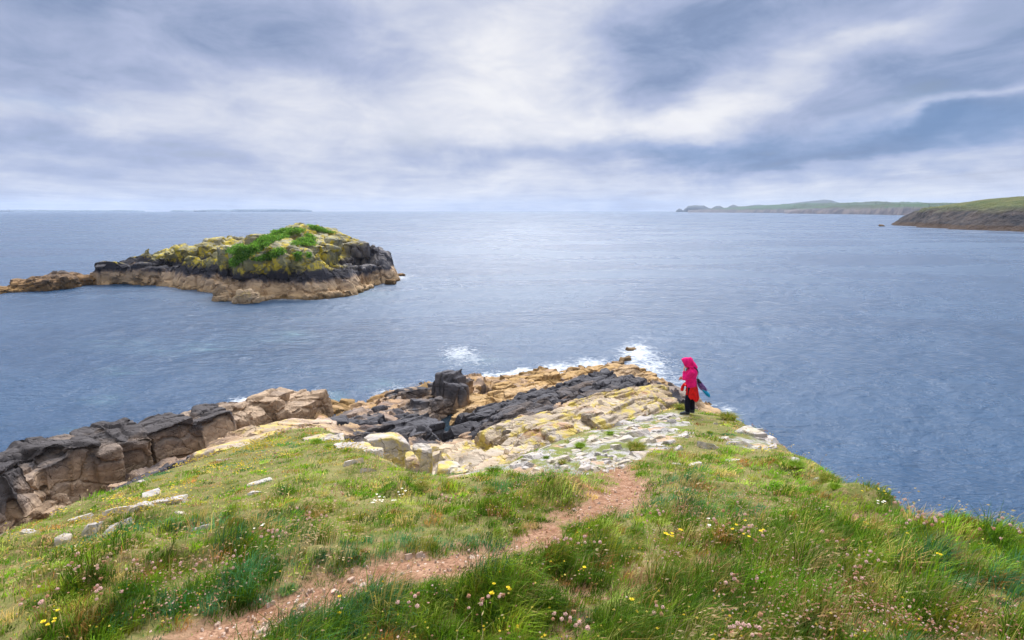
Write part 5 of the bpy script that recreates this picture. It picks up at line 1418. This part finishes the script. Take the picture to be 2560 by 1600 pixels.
def petals(k, r, w, up, c, seed=0, droop=.0):
    r_ = np.random.default_rng(seed); V, F = [], []
    for i in range(k):
        a = 2 * math.pi * i / k + r_.normal() * .15; l = r * r_.uniform(.8, 1.15)
        d = np.array([math.cos(a), math.sin(a), up + r_.normal() * .08]); s_ = np.array([-math.sin(a), math.cos(a), 0]) * w
        b0 = len(V); p = np.array(c)
        V += [p - s_ * .3, p + s_ * .3, p + d * l * .65 + s_, p + d * l + [0, 0, -droop * l], p + d * l * .65 - s_]
        F.append([b0, b0 + 1, b0 + 2, b0 + 3, b0 + 4])
    return np.array(V), [np.array(F)]


def thrift_head(r, c, seed):
    """papery round head: a ball of small bracts"""
    r_ = np.random.default_rng(seed); V, F = [], []
    for i in range(26):
        d = r_.normal(size=3); d[2] = d[2] * .8 + .25; d /= np.linalg.norm(d)
        e = np.cross(d, r_.normal(size=3)); e /= np.linalg.norm(e); f = np.cross(d, e)
        p = np.array(c) + d * r * .55; b0 = len(V)
        V += [p - e * r * .35, p + f * r * .35, p + d * r * .5, p + e * r * .35, p - f * r * .35]
        F += [[b0, b0 + 1, b0 + 2], [b0 + 1, b0 + 3, b0 + 2], [b0 + 3, b0 + 4, b0 + 2], [b0 + 4, b0, b0 + 2]]
    return np.array(V), [np.array(F)]


def flower_parts(kind, h, r, seed):
    top = (h * .25, 0, h)
    if kind == 'thrift': return [('stem', *stem_v(h), M_STEM), ('seed_head', *thrift_head(r, top, seed), M_PINK if seed % 3 else M_TANH)]
    if kind == 'yellow':
        pr_ = [petals(9, r, r * .35, .35, top, seed), petals(7, r * .6, r * .3, .8, (top[0], 0, top[2] + r * .15), seed + 1)]
        return [('stem', *stem_v(h), M_STEM), ('flower_head', *join(pr_), M_YEL)]
    v, f = petals(13, r, r * .2, .12, top, seed)
    P_, F_ = cube_pts(3); P_ = P_ / np.linalg.norm(P_, axis=1)[:, None] * [r * .32, r * .32, r * .2] + np.array(top) + [0, 0, r * .08]
    return [('stem', *stem_v(h), M_STEM), ('petals', v, f, M_WHITE), ('flower_centre', P_, [F_], M_YEL)]


protos = {}


def flower(kind, name, x, y, z, h, r, seed, label, cat, group, parts=True):
    key = (kind, seed % 6, parts)
    if key not in protos:
        ps = flower_parts(kind, 1.0, .12 if kind != 'daisy' else .15, seed % 6)
        out = []
        for nm, v, f, mt in ps:
            me = mesh_np(nm, v, f, None, False); me.materials.append(mt); out.append((nm, me))
        protos[key] = out
    e = empty(name, (x, y, z), rg.uniform(-.9, .9))
    s = r / (.12 if kind != 'daisy' else .15)
    tag(e, label, cat, group)
    for nm, me in protos[key]:
        if nm == 'stem':
            o = bpy.data.objects.new(nm, me); COL.objects.link(o); o.parent = e; o.scale = (h, s * .45, h)
        else:
            o = bpy.data.objects.new(nm, me); COL.objects.link(o); o.parent = e
            o.scale = (s, s, s); o.location = (h * .25 - s * .25, 0, h - s)
    return e


CL = [  # kind, name, px, py, rx, ry, count, label
    ('thrift', 2330, 1252, 130, 26, 52, 'pinkish seed head on the right skyline edge above the sea'), ('thrift', 2290, 1300, 90, 24, 40, 'faded pink seed head in the dense patch below the right skyline'), ('thrift', 2490, 1330, 70, 30, 14, 'rusty seed head near the right picture edge'),
    ('thrift', 2125, 1418, 40, 26, 14, 'pale pink seed head in the loose row across the right foreground'), ('thrift', 2132, 1462, 16, 10, 4, 'whitish pink seed head in the tight group of four at right'), ('thrift', 2050, 1368, 40, 20, 8, 'pale seed head beside the orange yellow flower at right'),
    ('thrift', 1830, 1590, 60, 16, 20, 'salmon pink seed head in the clump at the bottom frame edge'), ('thrift', 1815, 1458, 30, 14, 7, 'white pink seed head standing over the dark grass mound'), ('thrift', 1620, 1532, 34, 12, 6, 'pink seed head in the small bottom centre group'),
    ('thrift', 1408, 1560, 34, 30, 13, 'orange pink seed head in the bottom clump left of centre'), ('thrift', 1400, 1364, 90, 10, 26, 'whitish seed head in the row along the upper path edge'), ('thrift', 1590, 1286, 60, 18, 16, 'tan seed head between the path and the spiky tussock'),
    ('thrift', 1830, 1306, 60, 20, 18, 'dull pink seed head beside the white daisies at right'), ('thrift', 1870, 1350, 40, 30, 10, 'brownish seed head above the bare hollow'), ('thrift', 668, 1336, 46, 16, 22, 'pink seed head in the bed beside the blue green tuft'),
    ('thrift', 775, 1306, 36, 14, 18, 'brown orange seed head in the bed above the dry stalks'), ('thrift', 835, 1236, 36, 14, 10, 'pale seed head high on the slope above the stalks'), ('thrift', 1110, 1246, 24, 14, 16, 'orange pink seed head in the patch left of the tall tussock'),
    ('thrift', 495, 1420, 70, 22, 20, 'tan pink seed head in the band above the lower left tussocks'), ('thrift', 370, 1430, 60, 20, 16, 'rusty seed head in the lower left band'), ('thrift', 225, 1430, 60, 24, 14, 'orange brown seed head among the left grass'),
    ('thrift', 270, 1490, 70, 30, 12, 'greyish seed head in the lower left grass'), ('thrift', 80, 1530, 60, 40, 12, 'tan seed head in the bottom left corner grass'), ('thrift', 1180, 1510, 60, 30, 12, 'pale seed head right of the lower path'), ('thrift', 1010, 1510, 40, 20, 8, 'pinkish seed head at the bank edge below the path'), ('thrift', 580, 1410, 30, 16, 10, 'orange seed head above the olive tussock at left'),
    ('yellow', 130, 1280, 60, 8, 16, 'yellow flower below the brown wall at the far left'), ('yellow', 300, 1248, 70, 16, 34, 'yellow flower in the long band along the top of the left slope'), ('yellow', 430, 1222, 60, 16, 26, 'yellow flower in the band left of the white slab'), ('yellow', 530, 1168, 60, 14, 30, 'yellow flower in the patch under the yellow slab'),
    ('yellow', 690, 1135, 50, 12, 24, 'yellow flower in the dense upper patch of the slope'), ('yellow', 620, 1175, 70, 14, 30, 'yellow flower scattered between the two upper patches'), ('yellow', 120, 1570, 30, 16, 5, 'large yellow flower in the bottom left corner'), ('yellow', 1660, 1339, 40, 6, 6, 'yellow flower in the row right of the path'),
    ('yellow', 1880, 1330, 60, 30, 8, 'yellow flower amid tall grass at right'), ('yellow', 2338, 1412, 6, 4, 2, 'bright yellow flower in the dark grass at right'), ('yellow', 2255, 1345, 4, 3, 1, 'single yellow flower on a long arching stem at right'), ('yellow', 1442, 1430, 4, 3, 1, 'single yellow flower on a tall stem, centre foreground'), ('yellow', 1565, 1508, 4, 3, 1, 'lone yellow flower bud in the centre bottom grass'), ('yellow', 838, 1514, 3, 3, 1, 'upper yellow flower standing in the dirt path'), ('yellow', 839, 1540, 3, 3, 1, 'lower yellow flower standing in the dirt path'),
    ('yellow', 1900, 1125, 40, 10, 24, 'yellow flower in thin turf by the right rim rocks'), ('yellow', 1790, 1030, 30, 5, 14, 'yellow flower just right of the standing person'), ('yellow', 2190, 1232, 30, 10, 6, 'yellow flower at the right rim'), ('yellow', 2150, 1312, 14, 6, 3, 'yellow flower in the middle of the right slope'), ('yellow', 1250, 1480, 40, 16, 4, 'yellow flower beside the upper bank of the path'),
    ('daisy', 960, 1252, 30, 12, 9, 'white daisy in the upper cluster of the slope'), ('daisy', 1000, 1240, 20, 8, 5, 'white daisy right of the upper cluster'), ('daisy', 1757, 1312, 5, 14, 2, 'white daisy with yellow centre in the right grass'), ('daisy', 650, 1320, 12, 4, 3, 'white daisy left of the blue green tuft'), ('daisy', 2185, 1260, 26, 8, 4, 'white flower near the right skyline'), ('daisy', 930, 1255, 10, 6, 3, 'white daisy left of the upper cluster')]
sid = 0
for kd, px, py, rx, ry, cnt, lab in CL:
    for _ in range(math.ceil(cnt * .72) if kd == 'thrift' else cnt):
        qx, qy = px + rg.normal() * rx * .55, py + rg.normal() * ry * .55
        x, y, z, ok = on_ground(qx, qy + 10)
        d_ = math.sqrt(x[0] ** 2 + y[0] ** 2 + (CAM_Z - z[0]) ** 2)
        h = rg.uniform(.15, .25) if kd == 'thrift' and d_ < 8 else rg.uniform(.12, .22) if kd != 'yellow' or d_ < 6 else rg.uniform(.06, .12)
        if d_ > 8: h *= .7
        x, y, z, ok = on_ground(qx, qy + h * FPX / d_ * .92)      # so the head, not the root, stands where the photo has it
        if not ok[0]: continue
        d_ = math.sqrt(x[0] ** 2 + y[0] ** 2 + (CAM_Z - z[0]) ** 2)
        r = {'thrift': .0115, 'yellow': .013 if d_ < 6 else .010, 'daisy': .0125}[kd] * rg.uniform(.8, 1.25) * (1 + .045 * max(0, d_ - 4))
        flower(kd, {'thrift': 'thrift_flower', 'yellow': 'vetch_flower', 'daisy': 'daisy'}[kd], x[0], y[0], z[0], h, r, sid, lab, 'flower', lab.split(' in ')[0] if False else {'thrift': 'thrift seed heads on the headland', 'yellow': 'yellow vetch flowers on the headland', 'daisy': 'white daisies on the slope'}[kd])
        sid += 1

# the rest of the bloom, too many to count
wg3 = np.where((azi < R(50)) & (GYY > 1.5) & (SD < .3) & (PD > .0) & (RZ < .5), 1 / np.maximum(dist, 2.5) ** 2, 0)
V, F, C = [], [], []; nv = 0
for field, K, colr, seed in ((np.clip(n2(GXX * .7, GYY * .7, 81, 4) * 3 - .3, .03, 1), 4200, [(.66, .40, .31), (.50, .29, .18), (.66, .50, .44), (.40, .22, .12)], 1),
                             (np.clip(n2(GXX * .6, GYY * .6, 84, 4) * 3 - .35, .0, 1) * smooth(2, -3, GXX) * smooth(5, 9, dist) + .02, 2600, [(.72, .56, .05), (.70, .58, .15), (.62, .50, .10)], 2)):
    c3 = np.cumsum((wg3 * field).ravel()); c3 /= c3[-1]
    x, y, z, gi = pick(c3, K); d = np.sqrt(x * x + y * y + (CAM_Z - z) ** 2)
    hh = rg.uniform(.05, .12, K) + .08 * smooth(7, 3, d); r = np.maximum(.007, .0012 * d) * rg.uniform(.7, 1.3, K)
    c = np.stack([x, y, z + hh], -1)
    ax_ = np.array([(1, 0, 0), (-1, 0, 0), (0, 1, 0), (0, -1, 0), (0, 0, .8), (0, 0, -.8)])
    V.append((c[:, None, :] + ax_[None] * r[:, None, None] * rg.uniform(.6, 1.3, (K, 6, 1))).reshape(-1, 3))
    b_ = np.arange(K)[:, None] * 6 + nv; nv += K * 6
    F += [b_ + t for t in ([0, 2, 4], [2, 1, 4], [1, 3, 4], [3, 0, 4], [2, 0, 5], [1, 2, 5], [3, 1, 5], [0, 3, 5])]
    C.append(np.repeat(np.array(colr)[rg.integers(0, len(colr), K)] * rg.uniform(.8, 1.2, (K, 1)), 6, 0))
tag(add('wildflowers', mesh_np('wildflowers', np.concatenate(V), [np.concatenate(F)], {'col': np.concatenate(C)}, False), M_LEAF), 'tiny pink and yellow blooms sprinkled through the turf', 'flowers', kind='stuff')

# ================================================================== the walker
fx, fy, fz, _ = on_ground(1721, 1036)
YAW = R(165)
person = empty('person', (fx[0], fy[0], fz[0] + .02), YAW)
tag(person, 'person in hooded pink fleece with red jacket round the waist, standing on the headland', 'person')
# local frame: +x is where the person faces, +y the left hand side
skin = simple_mat('skin', (.60, .36, .27), .55, .08); pink = simple_mat('pink_fleece', (.74, .014, .17), .95, .25, 9, .8)
red = simple_mat('red_nylon', (.66, .012, .012), .6, .25, 12, .6); navy = simple_mat('navy_trousers', (.012, .013, .026), .85, .3, 30, .3); boot = simple_mat('grey_boot', (.055, .065, .075), .75, .3, 40); sole = simple_mat('boot_sole', (.22, .21, .20), .8, .2, 40)
black = simple_mat('black_webbing', (.015, .015, .02), .7, .2)


def fingers(w, dirv, up, side, lens, r=.0085, curl=.9):
    """five finger tubes leaving the palm at w"""
    out = []
    dirv, up, side = [np.asarray(q, float) / np.linalg.norm(q) for q in (dirv, up, side)]
    for i, l in enumerate(lens):
        b = np.asarray(w) + dirv * .085 + side * (.028 - .019 * i)
        p = [b - dirv * .02, b]; a = .25
        for sg in (.45, .32, .25):
            a += curl * .55
            p.append(p[-1] + (dirv * math.cos(a) + up * math.sin(a)) * l * sg)
        out.append(tube(p, [r * 1.05, r * 1.05, r, r * .92, r * .75], 8, ref=side))
    b = np.asarray(w) + dirv * .03 + side * .036
    out.append(tube([b - side * .02, b + side * .012, b + side * .028 + dirv * .022 + up * .012, b + side * .026 + dirv * .05 + up * .022], [.013, .012, .0105, .008], 8, ref=up))
    return out


def arm(sh, elb, wr, hand_dir, up, side, curl):
    sh, elb, wr = [np.asarray(q, float) for q in (sh, elb, wr)]; hd = np.asarray(hand_dir, float); hd /= np.linalg.norm(hd)
    up_ = np.asarray(up, float); sd_2 = np.asarray(side, float)
    return [tube([sh, sh * .5 + elb * .5, elb], [.052, .047, .040], 12), tube([elb, elb * .5 + wr * .5, wr], [.041, .037, .026], 12),
            tube([wr - hd * .02, wr + hd * .02, wr + hd * .06, wr + hd * .092], [(.020, .026), (.018, .036), (.016, .040), (.014, .038)], 12, ref=sd_2)] + fingers(wr, hd, up_, sd_2, [.068, .076, .071, .056], curl=curl)


HEAD = np.array([.075, 0, 1.475])
LS, LE, LW = (-.03, .175, 1.275), (.165, .225, 1.035), (.185, .10, 1.265)
RS, RE, RW = (-.03, -.175, 1.275), (.02, -.25, 1.02), (.225, -.10, .985)
head_t = rotm(0, .30)


def hp(*q): return HEAD + head_t @ np.array(q)


body = [tube([(-.02, 0, .84), (-.01, 0, .95), (0, 0, 1.08), (-.02, 0, 1.22), (-.02, 0, 1.31), (.0, 0, 1.345)], [(.11, .165), (.105, .15), (.105, .145), (.115, .17), (.085, .13), (.055, .06)], 18),
        tube([(0, 0, 1.30), (.03, 0, 1.37), (.055, 0, 1.42)], [.058, .052, .05], 12),
        tube([hp(.015, 0, -.115), hp(.02, 0, -.10), hp(.01, 0, -.05), hp(0, 0, .0), hp(-.005, 0, .06), hp(-.01, 0, .10), hp(-.01, 0, .118)], [(.03, .025), (.062, .05), (.085, .066), (.095, .074), (.088, .07), (.055, .045), (.01, .01)], 16),
        tube([hp(.075, 0, .025), hp(.10, 0, -.01), hp(.112, 0, -.026), hp(.088, 0, -.034)], [.010, .012, .014, .011], 8),                      # nose
        tube([hp(.07, -.026, -.066), hp(.085, 0, -.064), hp(.07, .026, -.066)], [.007, .010, .007], 8, ref=(0, 0, 1)),                  # lips
        tube([hp(.075, .014, .034), hp(.083, .033, .036), hp(.062, .052, .03)], [.007, .008, .007], 8, ref=(0, 0, 1)), tube([hp(.075, -.014, .034), hp(.083, -.033, .036), hp(.062, -.052, .03)], [.007, .008, .007], 8, ref=(0, 0, 1))]
for sg in (1, -1):
    body.append(tube([hp(-.02, sg * .074, .03), hp(-.025, sg * .082, .0), hp(-.012, sg * .076, -.032)], [(.016, .007), (.02, .008), (.010, .006)], 8))
    ax0 = .06 if sg > 0 else -.075
    body.append(tube([(-.02, sg * .09, .86), (ax0 * .4 - .01, sg * .098, .66), (ax0 * .75, sg * .10, .475), (ax0 - .012, sg * .10, .28), (ax0 - .03, sg * .10, .09)], [.088, .076, .056, .052, .036], 14))
    body.append(tube([(ax0 - .065, sg * .10, .055), (ax0 - .02, sg * .102, .06), (ax0 + .07, sg * .108, .04), (ax0 + .15, sg * .112, .028)], [(.034, .03), (.045, .036), (.028, .04), (.016, .034)], 12))
body += arm(LS, LE, LW, (.0, -.15, 1), (-.85, -.4, .2), (.3, -.9, 0), .75)
body += arm(RS, RE, RW, (.75, .65, .05), (-.3, .6, -.5), (0, .1, 1), .7)
bo = add('body', organic('body', body, .0055, 3), skin, person)
hair = [tube([hp(-.02, 0, .125), hp(.05, .03, .10), hp(.07, .062, .04), hp(.06, .072, -.05), hp(.08, .075, -.13), hp(.085, .07, -.19)], [.02, .022, .018, .016, .018, .008], 8), tube([hp(-.02, 0, .125), hp(.05, -.03, .10), hp(.07, -.062, .04), hp(.06, -.072, -.05), hp(.07, -.07, -.12)], [.02, .022, .018, .016, .010], 8)]
add('hair', organic('hair', hair, .008, 2), simple_mat('auburn_hair', (.34, .15, .05), .6, .3, 80), person)


def sleeve(sh, elb, wr):
    sh, elb, wr = [np.asarray(q, float) for q in (sh, elb, wr)]; f = elb + (wr - elb) * .93
    return [tube([sh + (0, 0, .01), sh * .5 + elb * .5, elb], [.082, .074, .062], 14), tube([elb, elb * .5 + f * .5, f], [.064, .055, .043], 14)]


fl = [tube([(-.03, 0, .79), (-.03, 0, .82), (-.02, 0, .92), (-.005, 0, 1.06), (-.025, 0, 1.20), (-.035, 0, 1.30), (-.01, 0, 1.36), (.02, 0, 1.40)], [(.150, .198), (.158, .205), (.150, .195), (.150, .190), (.160, .205), (.125, .165), (.095, .105), (.085, .09)], 24)]
fl += sleeve(LS, LE, LW) + sleeve(RS, RE, RW)
fleece = add('fleece', organic('fleece', fl, .011, 5), pink, person)


def hood_shell():
    """open hood: a shell round the head with a real thickness, peaked over the brow"""
    rows, cols_ = 14, 30; outer, inner = [], []
    for i in range(rows):
        t = i / (rows - 1)            # from the face opening to the back of the neck
        for j in range(cols_):
            a = -2.35 + 4.70 * j / (cols_ - 1)          # left jaw, over the crown, right jaw
            th = t * 1.95
            x_ = .155 * math.cos(th) - .012; rr = .125 * math.sin(min(th + .78, 1.62)) ** .7
            if th > 1.3: rr *= 1 - .62 * ((th - 1.3) / .65) ** 2
            yy = rr * math.sin(a) * .93; zz = .018 + rr * math.cos(a) * 1.12
            if t < .25: x_ += .03 * max(0, math.cos(a)) * (1 - t / .25)
            if math.cos(a) < 0: zz -= .05 * -math.cos(a); x_ -= .03 * -math.cos(a)
            p = hp(x_, yy, zz)
            outer.append(p); inner.append(HEAD + (p - HEAD) * .925)
    return np.array(outer), np.array(inner), rows, cols_


ho, hi_, rr_, cc_ = hood_shell()
gf_ = grid_faces(rr_, cc_); nh = len(ho)
rim = np.concatenate([np.arange(cc_), np.arange(1, rr_) * cc_ + cc_ - 1, (rr_ - 1) * cc_ + np.arange(cc_ - 2, -1, -1), np.arange(rr_ - 2, 0, -1) * cc_])
hv = np.concatenate([ho, hi_]); hf = np.concatenate([gf_, gf_[:, ::-1] + nh, np.stack([rim, np.roll(rim, -1), np.roll(rim, -1) + nh, rim + nh], -1)])
hood = organic('hood', [(hv, [hf]), tube([hp(-.105, 0, -.11), hp(-.085, 0, -.06), hp(-.07, 0, .0), hp(-.06, 0, .07), hp(-.045, 0, .125), hp(-.04, 0, .14)], [(.05, .06), (.062, .095), (.070, .108), (.068, .100), (.045, .06), (.01, .01)], 16), tube([(-.10, 0, 1.28), (-.115, 0, 1.36), (-.07, 0, 1.43), (-.045, 0, 1.49)], [(.05, .12), (.055, .115), (.05, .10), (.03, .08)], 14), tube([(.06, .07, 1.375), (-.03, .105, 1.37), (-.10, .07, 1.38), (-.10, -.07, 1.38), (-.03, -.105, 1.37), (.06, -.07, 1.375)], [.03, .035, .04, .04, .035, .03], 10, ref=(0, 0, 1))], .008, 4)
add('hood', hood, pink, person)
tr = [tube([(-.02, 0, .88), (-.02, 0, .80), (-.025, 0, .74)], [(.125, .18), (.135, .185), (.12, .18)], 18)]
for sg in (1, -1):
    ax0 = .06 if sg > 0 else -.075
    tr.append(tube([(-.02, sg * .092, .84), (ax0 * .4 - .01, sg * .098, .66), (ax0 * .75, sg * .10, .475), (ax0 - .012, sg * .10, .28), (ax0 - .028, sg * .10, .13), (ax0 - .025, sg * .10, .10)], [.107, .094, .078, .074, .068, .066], 16))
add('trousers', organic('trousers', tr, .011, 4), navy, person)
for sg in (1, -1):
    ax0 = .06 if sg > 0 else -.075
    bt = organic('boot', [tube([(ax0 - .03, sg * .10, .15), (ax0 - .032, sg * .10, .10), (ax0 - .03, sg * .10, .05)], [.056, .054, .056], 14), tube([(ax0 - .088, sg * .10, .05), (ax0 - .05, sg * .10, .058), (ax0 + .04, sg * .106, .062), (ax0 + .11, sg * .112, .046), (ax0 + .175, sg * .116, .036)], [(.036, .034), (.05, .042), (.044, .048), (.036, .05), (.018, .034)], 14)], .008, 3)
    bobj = add('boot', bt, boot, person)
    add('sole', organic('sole', [tube([(ax0 - .098, sg * .10, .012), (ax0 - .05, sg * .10, .012), (ax0 + .05, sg * .106, .012), (ax0 + .13, sg * .113, .014), (ax0 + .188, sg * .117, .02)], [(.012, .03), (.014, .044), (.014, .050), (.013, .050), (.008, .03)], 14)], .006, 2), sole, bobj)
# red jacket tied round the waist: draped back panel, knot and hanging sleeves
jk = []
th = np.linspace(R(38), R(322), 60); hz = np.linspace(0, 1, 22)
TH_, HZ = np.meshgrid(th, hz)
fold = .016 * np.sin(TH_ * 9 + HZ * 1.2) * HZ + .010 * np.sin(TH_ * 17 + 1) * HZ
rad_x = .155 + .045 * HZ + fold; rad_y = .200 + .030 * HZ + fold
jx, jy = np.cos(TH_) * rad_x - .035 - .02 * HZ, np.sin(TH_) * rad_y
drop = .40 - .05 * np.cos(TH_ * 4) - .20 * smooth(.35, 1.0, np.cos(TH_) + .25)
jz = .845 - drop * HZ
jo = np.stack([jx, jy, jz], -1).reshape(-1, 3); ji = np.stack([jx * .93 - .002, jy * .93, jz + .004], -1).reshape(-1, 3)
gj = grid_faces(22, 60); nj = len(jo); cc_, rr_ = 60, 22
rim = np.concatenate([np.arange(cc_), np.arange(1, rr_) * cc_ + cc_ - 1, (rr_ - 1) * cc_ + np.arange(cc_ - 2, -1, -1), np.arange(rr_ - 2, 0, -1) * cc_])
jk.append((np.concatenate([jo, ji]), [np.concatenate([gj[:, ::-1], gj + nj, np.stack([rim, rim + nj, np.roll(rim, -1) + nj, np.roll(rim, -1)], -1)])]))
jk.append(tube([(.10, .14, .85), (.145, .06, .85), (.16, 0, .845), (.145, -.06, .85), (.10, -.14, .85)], [.03, .034, .04, .034, .03], 10, ref=(0, 0, 1)))
jk.append(tube([(.165, .02, .85), (.20, .03, .78), (.215, .035, .70), (.22, .03, .66)], [.034, .042, .04, .03], 10)); jk.append(tube([(.165, -.02, .85), (.19, -.05, .76), (.20, -.06, .64)], [.034, .042, .036], 10))
add('waist_jacket', organic('waist_jacket', jk, .009, 3), red, person)

# the bag slung across the back and the cloth blowing from it: things of their own


def local(o_loc=(0, 0, 0)):
    M = rotm(YAW); return np.array([fx[0], fy[0], fz[0] + .02]) + M @ np.array(o_loc)


bag = empty('shoulder_bag', tuple(local((-.21, .02, .98))), YAW); tag(bag, 'small black bag with a long strap slung over the pink fleece', 'bag')
L0 = np.array([-.21, .02, .98]); lp = lambda *q: np.array(q) - L0
add('pouch', organic('pouch', [tube([lp(-.19, -.03, 1.02), lp(-.215, .0, .97), lp(-.25, .05, .94), lp(-.27, .08, .95)], [(.03, .05), (.045, .075), (.04, .06), (.02, .03)], 14)], .008, 3), black, bag)
sv_, sf_ = tube([lp(-.18, -.02, 1.02), lp(-.185, .03, 1.12), lp(-.192, .07, 1.22), lp(-.155, .105, 1.31), lp(-.06, .115, 1.385), lp(.05, .085, 1.385), lp(.115, .03, 1.30), lp(.145, -.04, 1.18), lp(.140, -.11, 1.05), lp(.08, -.18, .98), lp(-.05, -.205, .96), lp(-.15, -.14, .98), lp(-.195, -.03, 1.0)], [(.006, .016)] * 13, 8, ref=(0, 0, 1))
add('strap', mesh_np('strap', sv_, sf_), black, bag)
cloth = empty('scarf', tuple(local((-.23, .02, .93))), YAW); tag(cloth, 'purple patterned scarf with a turquoise end blowing out behind the person', 'scarf')
L1 = np.array([-.23, .02, .93]); lq = lambda *q: np.array(q) - L1
m, n, b, o = mat('purple_pattern'); q_ = n.voro(n.new('ShaderNodeTexCoord').outputs['Object'], 60, 'F1')
n.put(b.inputs['Base Color'], n.mix(n.mr(q_, .25, .45), (.50, .28, .52), (.07, .03, .14))); b.inputs['Roughness'].default_value = .85
add('scarf_body', organic('scarf_body', [tube([lq(-.20, .01, .97), lq(-.25, .03, .90), lq(-.32, .05, .83), lq(-.38, .06, .775), lq(-.435, .07, .735)], [(.05, .045), (.07, .055), (.065, .06), (.055, .055), (.03, .045)], 16), tube([lq(-.22, .05, .86), lq(-.29, .07, .78), lq(-.34, .08, .73)], [.03, .035, .02], 10)], .008, 2), m, cloth)
teal = simple_mat('turquoise_cloth', (.012, .27, .50), .7, .2, 30)
add('scarf_end', organic('scarf_end', [tube([lq(-.33, .07, .755), lq(-.40, .075, .70), lq(-.455, .08, .645), lq(-.50, .085, .60), lq(-.525, .09, .555)], [(.03, .04), (.05, .05), (.055, .055), (.045, .05), (.015, .03)], 14)], .008, 2), teal, cloth)
